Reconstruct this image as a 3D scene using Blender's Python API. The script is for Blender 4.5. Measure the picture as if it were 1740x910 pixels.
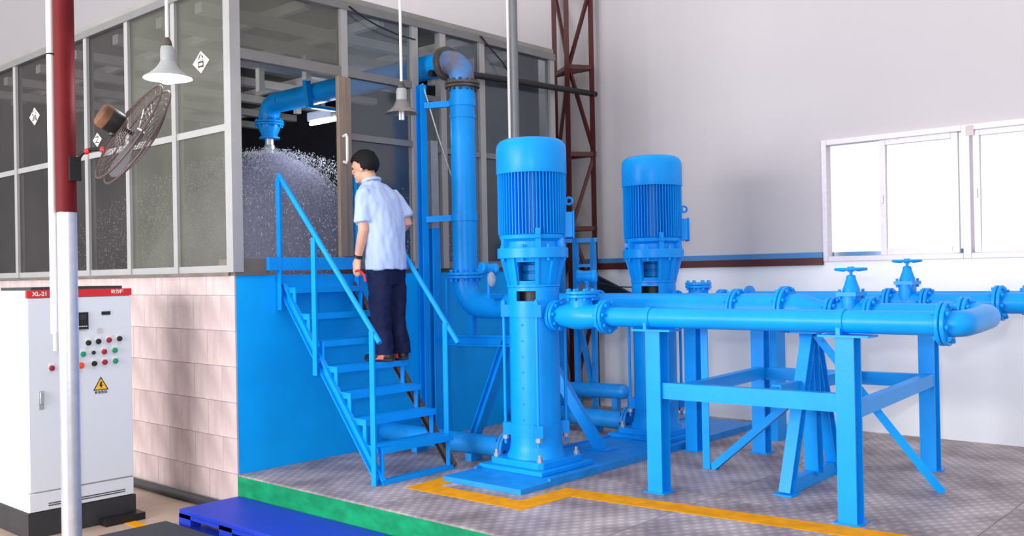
import bpy, bmesh, math, random
from mathutils import Vector, Matrix
random.seed(7)
PI = math.pi
S = 1.1                       # plan units -> metres
for o in list(bpy.data.objects): bpy.data.objects.remove(o)
scene = bpy.context.scene
COL = scene.collection

# ------------------------------------------------------------------ camera
CAM = Vector((5.993, -3.731, 1.40))
yaw, pit, rol = math.radians(41.77), math.atan(9.0/1611.0), 0.0185
Fl = Vector((-math.sin(yaw), math.cos(yaw), 0)); Rl = Vector((math.cos(yaw), math.sin(yaw), 0)); Ul = Vector((0, 0, 1))
F_ = math.cos(pit)*Fl + math.sin(pit)*Ul; U_ = -math.sin(pit)*Fl + math.cos(pit)*Ul
R_ = math.cos(rol)*Rl - math.sin(rol)*U_; U_ = math.sin(rol)*Rl + math.cos(rol)*U_
cd = bpy.data.cameras.new('camera'); cam = bpy.data.objects.new('camera', cd); COL.objects.link(cam)
M = Matrix((R_, U_, -F_)).transposed().to_4x4(); M.translation = CAM*S
cam.matrix_world = M
cd.sensor_fit = 'HORIZONTAL'; cd.sensor_width = 36.0; cd.lens = 36.0*1611.0/1740.0; cd.clip_end = 200
scene.camera = cam
scene.cycles.transparent_max_bounces = 24
FIXED = {cam}
# ------------------------------------------------------------------ world, flash, exposure
w = bpy.data.worlds.new('daylight'); scene.world = w; w.use_nodes = True
w.node_tree.nodes['Background'].inputs[0].default_value = (0.97, 0.97, 1.0, 1)
w.node_tree.nodes['Background'].inputs[1].default_value = 1.14
ld = bpy.data.lights.new('camera_flash', 'POINT'); ld.energy = 330; ld.shadow_soft_size = 0.06; ld.color = (1, 0.98, 0.96)
lo = bpy.data.objects.new('camera_flash', ld); COL.objects.link(lo); lo.location = (CAM + Vector((-0.10, -0.05, 0.22)))*S; FIXED.add(lo)
al = bpy.data.lights.new('bay_door_daylight', 'AREA'); al.shape = 'RECTANGLE'; al.size = 7; al.size_y = 3.6; al.energy = 1300; al.color = (1, 1, 1)
ao = bpy.data.objects.new('bay_door_daylight', al); COL.objects.link(ao); ao.location = V0 = Vector((-0.5, -9.0, 2.2))*S; ao.rotation_euler = (math.radians(90), 0, 0); FIXED.add(ao)
vs = scene.view_settings
vs.view_transform = 'Standard'; vs.look = 'None'; vs.exposure = 0.0; vs.gamma = 1.0; vs.use_curve_mapping = False

# ------------------------------------------------------------------ materials
def srgb(r, g, b):
    f = lambda c: (c/255/12.92) if c/255 <= 0.04045 else ((c/255+0.055)/1.055)**2.4
    return (f(r), f(g), f(b))
MATS = {}
def mat(name, col, rough=0.5, metal=0.0, var=0.0, vscale=6.0, bump=0.0, bscale=40.0, spec=0.5, var_col=None, emit=None, alpha=None, stretch=None):
    m = bpy.data.materials.new(name); m.use_nodes = True; nt = m.node_tree
    b = nt.nodes['Principled BSDF']
    b.inputs['Base Color'].default_value = (*col, 1); b.inputs['Roughness'].default_value = rough
    b.inputs['Metallic'].default_value = metal; b.inputs['Specular IOR Level'].default_value = spec
    if var or bump:
        tc = nt.nodes.new('ShaderNodeTexCoord'); src = tc.outputs['Object']
        if stretch:
            mp = nt.nodes.new('ShaderNodeMapping'); mp.inputs['Scale'].default_value = stretch
            nt.links.new(src, mp.inputs[0]); src = mp.outputs[0]
    if var:
        n = nt.nodes.new('ShaderNodeTexNoise'); n.inputs['Scale'].default_value = vscale; n.inputs['Detail'].default_value = 5
        nt.links.new(src, n.inputs['Vector'])
        r = nt.nodes.new('ShaderNodeValToRGB'); r.color_ramp.elements[0].position = 0.35; r.color_ramp.elements[1].position = 0.68
        c2 = var_col if var_col else tuple(c*(1-var) for c in col)
        r.color_ramp.elements[0].color = (*c2, 1); r.color_ramp.elements[1].color = (*col, 1)
        nt.links.new(n.outputs['Fac'], r.inputs[0]); nt.links.new(r.outputs[0], b.inputs['Base Color'])
    if bump:
        n2 = nt.nodes.new('ShaderNodeTexNoise'); n2.inputs['Scale'].default_value = bscale
        nt.links.new(src, n2.inputs['Vector'])
        bp = nt.nodes.new('ShaderNodeBump'); bp.inputs['Strength'].default_value = bump; bp.inputs['Distance'].default_value = 0.01
        nt.links.new(n2.outputs['Fac'], bp.inputs['Height']); nt.links.new(bp.outputs[0], b.inputs['Normal'])
    if emit: b.inputs['Emission Color'].default_value = (*emit[:3], 1); b.inputs['Emission Strength'].default_value = emit[3]
    if alpha is not None: b.inputs['Alpha'].default_value = alpha
    MATS[name] = m; return m
mat('blue', (0.003, 0.33, 0.92), 0.35, var=0.10, vscale=5, bump=0.04, bscale=60, spec=0.22)
mat('blue_wall', (0.0005, 0.42, 1.0), 0.5, spec=0.2, var=0.12, vscale=2.5, bump=0.03)
mat('blue_dull', (0.004, 0.29, 0.80), 0.45, var=0.2, vscale=8, bump=0.06, bscale=50)
mat('blue_rust', (0.006, 0.28, 0.78), 0.5, var=1, vscale=4, bump=0.1, var_col=srgb(105, 88, 84))
mat('rust_grey', srgb(92, 82, 78), 0.75, var=0.5, vscale=10, bump=0.2)
mat('wall_upper', srgb(198, 191, 194), 0.85, var=0.03, vscale=1.2)
mat('wall_lower', srgb(246, 246, 249), 0.7, var=0.03, vscale=1.5)
mat('maroon', srgb(84, 26, 26), 0.5, var=0.25, vscale=7)
mat('red_paint', srgb(104, 22, 27), 0.6, spec=0.15, var=0.15, vscale=8)
mat('silver_paint', srgb(206, 208, 220), 0.36, metal=0.6, var=0.12, vscale=14, bump=0.05)
mat('pvc', srgb(232, 226, 224), 0.35)
mat('alu', srgb(172, 170, 170), 0.4, metal=0.25, var=0.08, vscale=5)
mat('alu_dark', srgb(128, 126, 126), 0.45, metal=0.25, var=0.1)
mat('tan_frame', srgb(150, 132, 116), 0.5, metal=0.1, var=0.18, vscale=9, stretch=(4, 4, 0.6))
mat('galv', srgb(175, 178, 180), 0.4, metal=0.4, var=0.15, vscale=9)
mat('grey_pipe', srgb(120, 122, 126), 0.45, metal=0.3, var=0.1)
mat('tile', srgb(236, 218, 213), 0.3, var=1, vscale=2.6, var_col=srgb(176, 154, 156), stretch=(1, 1, 0.45), bump=0.02)
mat('grout', srgb(156, 136, 128), 0.9, var=0.4, vscale=12)
mat('concrete', srgb(120, 112, 106), 0.85, var=0.35, vscale=5, bump=0.15)
mat('floor_tile', srgb(184, 160, 144), 0.5, var=0.18, vscale=4, bump=0.04)
mat('green_edge', srgb(8, 150, 98), 0.6, spec=0.2, var=0.35, vscale=7, bump=0.06, stretch=(1, 1, 2))
mat('yellow', srgb(240, 160, 8), 0.8, spec=0.1, var=0.22, vscale=9, bump=0.03)
mat('dark_metal', srgb(46, 46, 50), 0.5, var=0.2)
mat('black', srgb(16, 15, 17), 0.5)
mat('rubber', srgb(52, 54, 62), 0.85, bump=0.2, bscale=120)
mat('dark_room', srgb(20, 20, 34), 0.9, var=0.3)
mat('room_white', srgb(226, 224, 220), 0.55, var=0.08)
mat('room_grey', srgb(150, 148, 142), 0.7, var=0.2, vscale=2)
mat('cab', srgb(214, 218, 226), 0.42, bump=0.015, bscale=90)
mat('cab_side', srgb(196, 194, 192), 0.5, var=0.06, vscale=2)
mat('red_band', srgb(206, 24, 34), 0.4)
mat('sign_ink', srgb(58, 30, 28), 0.6); mat('white', srgb(226, 224, 220), 0.6)
mat('orange', srgb(240, 78, 26), 0.4)
mat('warn_yellow', srgb(246, 186, 22), 0.45)
mat('btn_red', srgb(150, 24, 50), 0.35); mat('btn_green', srgb(20, 140, 100), 0.35)
mat('pallet', srgb(30, 58, 186), 0.5, spec=0.25, var=0.12, vscale=4)
mat('rust', srgb(128, 84, 58), 0.8, var=0.6, vscale=11, bump=0.2)
mat('wire', srgb(96, 78, 76), 0.55, metal=0.3)
mat('blade', srgb(110, 108, 112), 0.4, metal=0.3)
mat('tape', srgb(220, 30, 40), 0.45)
mat('lampshade', srgb(170, 172, 172), 0.45, var=0.15)
mat('bulb_on', (1, 1, 1), 0.4, emit=(1, 1, 1, 30)); mat('lampshade_old', srgb(132, 128, 124), 0.5, var=0.3, vscale=14); mat('tube_on', (1, 1, 1), 0.4, emit=(0.95, 0.97, 1, 8))
mat('bulb_off', srgb(236, 236, 236), 0.3)
mat('skin', srgb(222, 168, 142), 0.5, var=0.06, vscale=10)
mat('hair', srgb(14, 12, 15), 0.6, bump=0.9, bscale=90, spec=0.25)
mat('shirt', srgb(180, 200, 240), 0.75, var=0.06, vscale=8, bump=0.6, bscale=9)
mat('trousers', srgb(24, 34, 72), 0.85, var=0.4, vscale=5, bump=0.5, bscale=11, spec=0.2)
mat('shoe', srgb(30, 28, 30), 0.5); mat('shoe_red', srgb(236, 88, 66), 0.5); mat('sole', srgb(60, 56, 56), 0.7)
mat('upvc', srgb(226, 218, 226), 0.35, var=0.1, vscale=30)
mat('nozzle', srgb(206, 214, 220), 0.3, metal=0.5)
mat('window_blue', srgb(64, 128, 184), 0.5)
mat('plastic_bag', srgb(180, 190, 205), 0.25, alpha=0.6)

def glass_mat(name, tint, dif, fac, gloss=0.10):
    m = bpy.data.materials.new(name); m.use_nodes = True; nt = m.node_tree; nt.nodes.clear()
    out = nt.nodes.new('ShaderNodeOutputMaterial')
    tr = nt.nodes.new('ShaderNodeBsdfTransparent'); tr.inputs[0].default_value = (*tint, 1)
    di = nt.nodes.new('ShaderNodeBsdfDiffuse'); gl = nt.nodes.new('ShaderNodeBsdfGlossy'); gl.inputs['Roughness'].default_value = 0.12
    tc = nt.nodes.new('ShaderNodeTexCoord'); n = nt.nodes.new('ShaderNodeTexNoise'); n.inputs['Scale'].default_value = 1.6; n.inputs['Detail'].default_value = 4
    nt.links.new(tc.outputs['Object'], n.inputs['Vector'])
    mr = nt.nodes.new('ShaderNodeMapRange'); mr.inputs[1].default_value = 0.3; mr.inputs[2].default_value = 0.7
    mr.inputs[3].default_value = fac*0.7; mr.inputs[4].default_value = fac*1.3
    nt.links.new(n.outputs['Fac'], mr.inputs[0])
    di.inputs[0].default_value = (*dif, 1)
    m1 = nt.nodes.new('ShaderNodeMixShader'); m2 = nt.nodes.new('ShaderNodeMixShader'); m2.inputs[0].default_value = gloss
    nt.links.new(mr.outputs[0], m1.inputs[0]); nt.links.new(tr.outputs[0], m1.inputs[1]); nt.links.new(di.outputs[0], m1.inputs[2])
    nt.links.new(m1.outputs[0], m2.inputs[1]); nt.links.new(gl.outputs[0], m2.inputs[2]); nt.links.new(m2.outputs[0], out.inputs[0])
    MATS[name] = m; return m
glass_mat('glass_dusty', (0.70, 0.71, 0.68), srgb(138, 137, 126), 0.24, 0.05)
glass_mat('glass_grey', (0.70, 0.69, 0.69), srgb(120, 112, 112), 0.11, 0.04)
glass_mat('glass_clear', (0.85, 0.88, 0.90), srgb(120, 130, 140), 0.14, 0.06)
glass_mat('window_glass', (0.98, 0.99, 1.0), (0.9, 0.9, 0.9), 0.02, 0.03)

def spray_mat():
    m = bpy.data.materials.new('spray_mist'); m.use_nodes = True; nt = m.node_tree; nt.nodes.clear()
    out = nt.nodes.new('ShaderNodeOutputMaterial'); tr = nt.nodes.new('ShaderNodeBsdfTransparent')
    di = nt.nodes.new('ShaderNodeBsdfDiffuse'); di.inputs[0].default_value = (*srgb(222, 222, 246), 1)
    tl = nt.nodes.new('ShaderNodeBsdfTranslucent'); tl.inputs[0].default_value = (*srgb(222, 222, 246), 1)
    ad = nt.nodes.new('ShaderNodeMixShader'); ad.inputs[0].default_value = 0.4
    tc = nt.nodes.new('ShaderNodeTexCoord')
    n = nt.nodes.new('ShaderNodeTexNoise'); n.inputs['Scale'].default_value = 28; n.inputs['Detail'].default_value = 8; n.inputs['Roughness'].default_value = 0.75
    nt.links.new(tc.outputs['Object'], n.inputs['Vector'])
    mr = nt.nodes.new('ShaderNodeMapRange'); mr.inputs[1].default_value = 0.40; mr.inputs[2].default_value = 0.70; mr.inputs[3].default_value = 0.10; mr.inputs[4].default_value = 0.46
    nt.links.new(n.outputs['Fac'], mr.inputs[0])
    mx = nt.nodes.new('ShaderNodeMixShader')
    nt.links.new(di.outputs[0], ad.inputs[1]); nt.links.new(tl.outputs[0], ad.inputs[2])
    nt.links.new(mr.outputs[0], mx.inputs[0]); nt.links.new(tr.outputs[0], mx.inputs[1]); nt.links.new(ad.outputs[0], mx.inputs[2])
    nt.links.new(mx.outputs[0], out.inputs[0]); MATS['spray_mist'] = m
spray_mat()
mat('droplet', srgb(235, 238, 250), 0.2, spec=0.8)

def checker_plate():
    m = bpy.data.materials.new('checker_plate'); m.use_nodes = True; nt = m.node_tree; b = nt.nodes['Principled BSDF']
    b.inputs['Roughness'].default_value = 0.5; b.inputs['Specular IOR Level'].default_value = 0.3
    tc = nt.nodes.new('ShaderNodeTexCoord')
    def wave(rot, sc):
        mp = nt.nodes.new('ShaderNodeMapping'); mp.inputs['Rotation'].default_value = (0, 0, rot); mp.inputs['Scale'].default_value = sc
        nt.links.new(tc.outputs['Object'], mp.inputs[0])
        wv = nt.nodes.new('ShaderNodeTexWave'); wv.wave_type = 'BANDS'; wv.inputs['Scale'].default_value = 1.0; wv.inputs['Distortion'].default_value = 0.3
        nt.links.new(mp.outputs[0], wv.inputs['Vector']); return wv
    a = wave(0.62, (4.6, 4.6, 4.6)); c = wave(-0.62, (4.6, 4.6, 4.6))
    mu = nt.nodes.new('ShaderNodeMath'); mu.operation = 'MULTIPLY'
    nt.links.new(a.outputs['Fac'], mu.inputs[0]); nt.links.new(c.outputs['Fac'], mu.inputs[1])
    n = nt.nodes.new('ShaderNodeTexNoise'); n.inputs['Scale'].default_value = 2.2; n.inputs['Detail'].default_value = 7
    nt.links.new(tc.outputs['Object'], n.inputs['Vector'])
    r = nt.nodes.new('ShaderNodeValToRGB'); r.color_ramp.elements[0].position = 0.34; r.color_ramp.elements[1].position = 0.66
    r.color_ramp.elements[0].color = (*srgb(134, 120, 119), 1); r.color_ramp.elements[1].color = (*srgb(196, 183, 181), 1)
    nt.links.new(n.outputs['Fac'], r.inputs[0])
    mx = nt.nodes.new('ShaderNodeMixRGB'); mx.blend_type = 'MULTIPLY'
    r2 = nt.nodes.new('ShaderNodeValToRGB'); r2.color_ramp.elements[0].color = (0.80, 0.78, 0.80, 1); r2.color_ramp.elements[1].color = (1.2, 1.2, 1.2, 1)
    nt.links.new(mu.outputs[0], r2.inputs[0]); mx.inputs[0].default_value = 1
    nt.links.new(r.outputs[0], mx.inputs[1]); nt.links.new(r2.outputs[0], mx.inputs[2]); nt.links.new(mx.outputs[0], b.inputs['Base Color'])
    bp = nt.nodes.new('ShaderNodeBump'); bp.inputs['Strength'].default_value = 0.5; bp.inputs['Distance'].default_value = 0.004
    nt.links.new(mu.outputs[0], bp.inputs['Height']); nt.links.new(bp.outputs[0], b.inputs['Normal'])
    MATS['checker_plate'] = m
checker_plate()

# ------------------------------------------------------------------ mesh helpers
ORG = {}
def V(*a): return Vector(a)
def frame(d, up=None):
    d = Vector(d).normalized()
    up = Vector(up) if up is not None else (V(0, 0, 1) if abs(d.z) < 0.95 else V(1, 0, 0))
    a = up.cross(d).normalized(); b = d.cross(a).normalized()
    return a, b, d          # a sideways, b up-ish
class MB:
    def __init__(self): self.v = []; self.f = []
    def add(self, vs, fs):
        o = len(self.v); self.v += [Vector(p) for p in vs]; self.f += [tuple(i+o for i in f) for f in fs]; return self
    def box(self, x0, x1, y0, y1, z0, z1):
        return self.add([(x0,y0,z0),(x1,y0,z0),(x1,y1,z0),(x0,y1,z0),(x0,y0,z1),(x1,y0,z1),(x1,y1,z1),(x0,y1,z1)],
                        [(3,2,1,0),(4,5,6,7),(0,1,5,4),(1,2,6,5),(2,3,7,6),(3,0,4,7)])
    def prism(self, p0, p1, poly, up=None):
        p0, p1 = Vector(p0), Vector(p1); a, b, d = frame(p1-p0, up); n = len(poly)
        vs = [p0+a*q[0]+b*q[1] for q in poly] + [p1+a*q[0]+b*q[1] for q in poly]
        fs = [(i, (i+1) % n, n+(i+1) % n, n+i) for i in range(n)] + [tuple(reversed(range(n))), tuple(range(n, 2*n))]
        return self.add(vs, fs)
    def bar(self, p0, p1, w, h, up=None):
        return self.prism(p0, p1, [(-w/2,-h/2),(w/2,-h/2),(w/2,h/2),(-w/2,h/2)], up)
    def hbeam(self, p0, p1, w, h, t=0.012, up=None):   # flanges perpendicular to 'b', w wide
        x, y, s = w/2, h/2, t/2*0.9
        return self.prism(p0, p1, [(-x,-y),(x,-y),(x,-y+t),(s,-y+t),(s,y-t),(x,y-t),(x,y),(-x,y),(-x,y-t),(-s,y-t),(-s,-y+t),(-x,-y+t)], up)
    def channel(self, p0, p1, w, h, t=0.01, up=None):  # open towards +a
        x, y = w/2, h/2
        return self.prism(p0, p1, [(-x,-y),(x,-y),(x,-y+t),(-x+t,-y+t),(-x+t,y-t),(x,y-t),(x,y),(-x,y)], up)
    def angle(self, p0, p1, w, h, t=0.006, up=None):
        x, y = w/2, h/2
        return self.prism(p0, p1, [(-x,-y),(x,-y),(x,-y+t),(-x+t,-y+t),(-x+t,y),(-x,y)], up)
    def lathe(self, o, d, prof, n=32, skip=None, close=True, up=None):
        o = Vector(o); a, b, d = frame(d, up); vs = []; fs = []
        for (r, h) in prof:
            for k in range(n):
                t = 2*PI*k/n; vs.append(o + d*h + (a*math.cos(t)+b*math.sin(t))*r)
        for i in range(len(prof)-1):
            for k in range(n):
                if skip and skip(i, k): continue
                fs.append((i*n+k, i*n+(k+1) % n, (i+1)*n+(k+1) % n, (i+1)*n+k))
        if close:
            if prof[0][0] > 1e-5: fs.append(tuple(reversed(range(n))))
            if prof[-1][0] > 1e-5: fs.append(tuple(range((len(prof)-1)*n, len(prof)*n)))
        return self.add(vs, fs)
    def cyl(self, p0, p1, r, n=16, r1=None):
        p0, p1 = Vector(p0), Vector(p1); L = (p1-p0).length
        return self.lathe(p0, p1-p0, [(r, 0), (r if r1 is None else r1, L)], n)
    def tube(self, pts, r, n=12, cap=True, up=None):
        pts = [Vector(p) for p in pts]; m = len(pts); rr = r if isinstance(r, (list, tuple)) else [r]*m
        vs = []; fs = []; a = None
        for i, p in enumerate(pts):
            d = (pts[min(i+1, m-1)] - pts[max(i-1, 0)]).normalized()
            if a is None: a, b, _ = frame(d, up)
            else:
                a = (a - d*a.dot(d)).normalized(); b = d.cross(a)
            for k in range(n):
                t = 2*PI*k/n; vs.append(p + (a*math.cos(t)+b*math.sin(t))*rr[i])
        for i in range(m-1):
            for k in range(n): fs.append((i*n+k, i*n+(k+1) % n, (i+1)*n+(k+1) % n, (i+1)*n+k))
        if cap: fs += [tuple(reversed(range(n))), tuple(range((m-1)*n, m*n))]
        return self.add(vs, fs)
    def torus(self, c, d, R, r, n=28, m=8):
        a, b, d = frame(d); c = Vector(c); vs = []; fs = []
        for i in range(n):
            t = 2*PI*i/n; e = a*math.cos(t)+b*math.sin(t)
            for k in range(m):
                s = 2*PI*k/m; vs.append(c + e*(R + r*math.cos(s)) + d*(r*math.sin(s)))
        for i in range(n):
            for k in range(m): fs.append((i*m+k, ((i+1) % n)*m+k, ((i+1) % n)*m+(k+1) % m, i*m+(k+1) % m))
        return self.add(vs, fs)
    def ell(self, c, rx, ry, rz, n=16, m=10, rot=None):
        c = Vector(c); vs = []; fs = []
        for i in range(m+1):
            ph = PI*i/m - PI/2
            for k in range(n):
                t = 2*PI*k/n; p = V(rx*math.cos(ph)*math.cos(t), ry*math.cos(ph)*math.sin(t), rz*math.sin(ph))
                vs.append(c + (rot @ p if rot else p))
        for i in range(m):
            for k in range(n): fs.append((i*n+k, i*n+(k+1) % n, (i+1)*n+(k+1) % n, (i+1)*n+k))
        return self.add(vs, fs)
    def mesh(self, name, org=V(0,0,0), smooth=35):
        me = bpy.data.meshes.new(name); me.from_pydata([tuple(p-org) for p in self.v], [], self.f)
        me.validate(); 
        bm = bmesh.new(); bm.from_mesh(me); bmesh.ops.remove_doubles(bm, verts=bm.verts, dist=1e-5); bmesh.ops.recalc_face_normals(bm, faces=bm.faces); bm.to_mesh(me); bm.free()
        if smooth: me.shade_smooth(); me.set_sharp_from_angle(angle=math.radians(smooth))
        return me
    def build(self, name, m, parent=None, smooth=35, bevel=0, **kw):
        if parent is not None: org = ORG[parent]
        else:
            xs = [p.x for p in self.v]; ys = [p.y for p in self.v]; zs = [p.z for p in self.v]
            org = V((min(xs)+max(xs))/2, (min(ys)+max(ys))/2, min(zs))
        me = self.mesh(name, org, smooth)
        o = link(name, me, m, parent, V(0,0,0) if parent is not None else org, org)
        if bevel:
            bv = o.modifiers.new('bevel', 'BEVEL'); bv.width = bevel*S; bv.segments = 2; bv.limit_method = 'ANGLE'
        tag(o, **kw); return o
def link(name, me, m, parent, loc, worg):
    if m and not me.materials: me.materials.append(MATS[m])
    o = bpy.data.objects.new(name, me); COL.objects.link(o); o.location = loc; o.parent = parent; ORG[o] = worg.copy(); return o
def tag(o, label=None, cat=None, group=None, kind=None):
    if label: o['label'] = label
    if cat: o['category'] = cat
    if group: o['group'] = group
    if kind: o['kind'] = kind
    return o
def thing(name, label, cat, loc, group=None, kind=None):
    o = bpy.data.objects.new(name, None); COL.objects.link(o); o.location = loc; o.empty_display_size = 0.1; ORG[o] = Vector(loc)
    return tag(o, label, cat, group, kind)
def struct(name, loc, label=None): return thing(name, label, None, loc, kind='structure')
def copy_tree(o, parent=None, delta=V(0,0,0)):
    c = o.copy(); COL.objects.link(c); c.parent = parent; ORG[c] = ORG[o] + delta
    if parent is None: c.location = o.location + delta
    for ch in list(o.children): copy_tree(ch, c, delta)
    return c
def piece(name, me, m, parent, at):
    return link(name, me, m, parent, Vector(at)-ORG[parent], Vector(at))
def bx(*a): return MB().box(*a)
def text(name, body, size, m, parent, origin, right, upv, ext=0.0015, align='CENTER'):
    cu = bpy.data.curves.new(name, 'FONT'); cu.body = body; cu.size = size; cu.extrude = ext; cu.align_x = align; cu.align_y = 'CENTER'; cu.offset = size*0.022
    t = bpy.data.objects.new(name, cu); COL.objects.link(t)
    dg = bpy.context.evaluated_depsgraph_get(); me = bpy.data.meshes.new_from_object(t.evaluated_get(dg))
    bpy.data.objects.remove(t)
    r = Vector(right).normalized(); u = Vector(upv).normalized(); n = r.cross(u)
    mt = Matrix((r, u, n)).transposed().to_4x4(); mt.translation = Vector(origin) - ORG[parent]
    me.transform(mt); me.materials.clear()
    return link(name, me, m, parent, V(0,0,0), ORG[parent])
def arc(c, p, q, n=8):     # quarter-like arc points from c+p to c+q
    return [Vector(c) + Vector(p)*math.cos(PI/2*i/n) + Vector(q)*math.sin(PI/2*i/n) for i in range(n+1)]
FZ = -0.27                  # lower floor level
YM, XR = 2.0, 0.345         # header pipe line and riser position
# ================================================================== SETTING
# lower floor
fl = bx(-34, 12, -9, 12, FZ-0.1, FZ-0.012).build('floor', 'concrete', kind='structure')
tm = bx(-0.2965, 0.2965, -0.2965, 0.2965, -0.012, 0).mesh('floor_tile')
for i in range(8):
    for j in range(5):
        piece('floor_tile', tm, 'floor_tile', fl, (-2.2+0.6*i, -0.32-0.6*j, FZ))
# raised platform with plates
pf = bx(0.0, 7.5, 0.0, 4.3, FZ-0.01, -0.012).build('platform', 'green_edge', kind='structure')
pm = bx(-0.748, 0.748, -0.7145, 0.7145, -0.012, 0).mesh('floor_plate')
for i in range(5):
    for j in range(3): piece('floor_plate', pm, 'checker_plate', pf, (0.75+1.5*i, 0.717+1.433*j, 0))
# back wall with window opening  x 2.50..4.95, z 1.45..2.51
WY = 4.3
wb = struct('wall_back', (0, WY, FZ))
bx(-34, 2.50, WY, WY+0.12, 1.42, 13.0).build('wall_panel', 'wall_upper', wb)
bx(2.50, 4.95, WY, WY+0.12, 2.51, 13.0).build('wall_panel', 'wall_upper', wb)
bx(4.95, 12, WY, WY+0.12, 1.42, 13.0).build('wall_panel', 'wall_upper', wb)
bx(-34, 12, WY-0.02, WY+0.14, FZ-0.1, 1.42).build('lower_wall', 'wall_lower', wb)
bx(2.50, 4.95, WY-0.02, WY+0.12, 1.42, 1.45).build('sill_course', 'wall_lower', wb)
t = struct('trim_1', (1.0, WY, 1.41))
bx(-1.2, 2.50, WY-0.055, WY-0.001, 1.487, 1.535).build('blue_strip', 'window_blue', t)
bx(-1.2, 2.50, WY-0.06, WY-0.001, 1.422, 1.487).build('maroon_strip', 'maroon', t)
t = struct('trim_2', (3.4, WY+0.2, 1.41))
bx(2.3, 6, WY+0.25, WY+0.31, 1.475, 1.535).build('blue_strip', 'window_blue', t)
bx(2.3, 6, WY+0.25, WY+0.31, 1.42, 1.475).build('maroon_strip', 'maroon', t)
# window
wn = struct('window_1', (3.7, WY, 1.45))
y0, y1 = WY-0.035, WY+0.06
for (a, b, c, d) in ((2.50, 2.545, 1.45, 2.51), (3.655, 3.715, 1.45, 2.51), (4.905, 4.95, 1.45, 2.51), (2.545, 3.655, 1.45, 1.495), (3.715, 4.905, 1.45, 1.495), (2.545, 3.655, 2.462, 2.51), (3.715, 4.905, 2.462, 2.51)):
    bx(a, b, y0, y1, c, d).build('window_frame', 'upvc', wn, bevel=0.004)
for k, (a, b) in enumerate(((3.0, 3.625), (3.735, 4.36))):
    s = bx(a, a+0.05, WY-0.02, WY+0.015, 1.497, 2.46).box(b-0.055, b, WY-0.02, WY+0.015, 1.497, 2.46).box(a+0.05, b-0.055, WY-0.02, WY+0.015, 1.497, 1.55).box(a+0.05, b-0.055, WY-0.02, WY+0.015, 2.415, 2.46).build('sliding_sash', 'upvc', wn, bevel=0.003)
    bx(a+0.05, b-0.055, WY-0.004, WY+0.001, 1.55, 2.415).build('pane', 'window_glass', s)
    bx(a+0.012, a+0.03, WY-0.035, WY-0.02, 1.93, 2.0).build('latch', 'upvc', s)
for (a, b) in ((2.545, 3.02), (4.34, 4.905)):
    bx(a, b, WY+0.03, WY+0.035, 1.495, 2.462).build('pane', 'window_glass', wn)
bx(3.69, 3.75, y0-0.002, y0, 2.42, 2.50).build('paper_sticker', 'tile', wn)

# ---- test room: tiled side wall (y = 0), blue painted front wall (x = 0)
TR = 1.42
wt = struct('wall_left', (-3, 0, FZ))
bx(-6.0, -0.2, 0.012, 0.2, FZ-0.01, TR).build('wall_core', 'grout', wt)
courses = [(-0.27, 0.0), (0.0, 0.254), (0.254, 0.51), (0.51, 0.767), (0.767, 1.023), (1.023, 1.28), (1.28, 1.42)]
cache = {}
for r, (za, zb) in enumerate(courses):
    off = 0.0 if r % 2 == 0 else 0.19
    x = 0.0; first = True
    while x > -5.9:
        wdt = 0.38 if not (first and off) else off
        first = False
        key = (round(wdt, 3), round(zb-za, 4))
        if key not in cache: cache[key] = bx(-wdt+0.0015, -0.0015, 0.0, 0.012, 0.0015, zb-za-0.0015).mesh('tile')
        piece('tile', cache[key], 'tile', wt, (x, random.uniform(-0.0008, 0.0008), za)); x -= wdt
bx(-6.0, -0.05, -0.02, 0.2, TR, TR+0.025).build('coping', 'concrete', wt)
bw = bx(-0.2, 0.0, 0.0122, 3.66, FZ-0.01, TR).build('wall_right', 'blue_wall', kind='structure')
MB().box(-0.2, 0.012, 0.0, 0.28, TR, 1.54).build('door_sill_block', 'concrete', bw)
bx(-0.02, 0.05, 0.26, 1.06, 1.455, 1.55).build('door_sill', 'blue', bw)
bx(-0.2, 0.005, 1.06, 3.66, TR, 1.455).build('coping', 'rust_grey', bw)
# ---- glazed walls
PW = 0.05
gl = struct('wall_left_glazed', (-2, 0, TR))
TOP = 3.585
posts = [-0.79, -1.545, -2.30, -3.07, -3.86, -4.62, -5.4, -6.0]
bx(-0.065, 0.02, -0.02, 0.065, TR+0.025, TOP).build('corner_post', 'alu', gl)
for x in posts: bx(x-0.03, x+0.03, -0.015, 0.05, TR+0.025, TOP-0.06).build('post', 'alu', gl)
bx(-6.0, -0.065, -0.025, 0.06, TOP-0.06, TOP).build('top_rail', 'alu_dark', gl)
pv = [-0.065+0.03] + posts
for i in range(len(posts)):
    a, b = pv[i+1]+0.03, pv[i]-0.03
    bx(a, b, -0.005, 0.04, 2.465, 2.515).build('rail', 'alu', gl)
    bx(a, b, -0.005, 0.04, TR+0.025, TR+0.075).build('rail', 'alu', gl)
    bx(a, b, 0.010, 0.016, TR+0.075, 2.465).build('pane', 'glass_dusty' if i < 2 else 'glass_grey', gl)
    bx(a, b, 0.010, 0.016, 2.515, TOP-0.06).build('pane', 'glass_dusty' if i < 2 else 'glass_grey', gl)
gf = struct('wall_right_glazed', (0, 1.8, TR))
bx(-0.06, 0.025, 0.065, 3.66, TOP-0.065, TOP).build('top_rail', 'alu_dark', gf)
bx(-0.05, 0.015, 0.065, 0.98, 2.985, 3.06).build('door_header', 'alu_dark', gf)
bx(-0.05, 0.015, 0.98, 1.045, 1.55, TOP-0.065).build('post', 'alu', gf)
for y in (1.77, 2.10, 2.60, 3.62): bx(-0.05, 0.015, y-0.035, y+0.035, 1.455, TOP-0.065).build('post', 'alu', gf)
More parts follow.
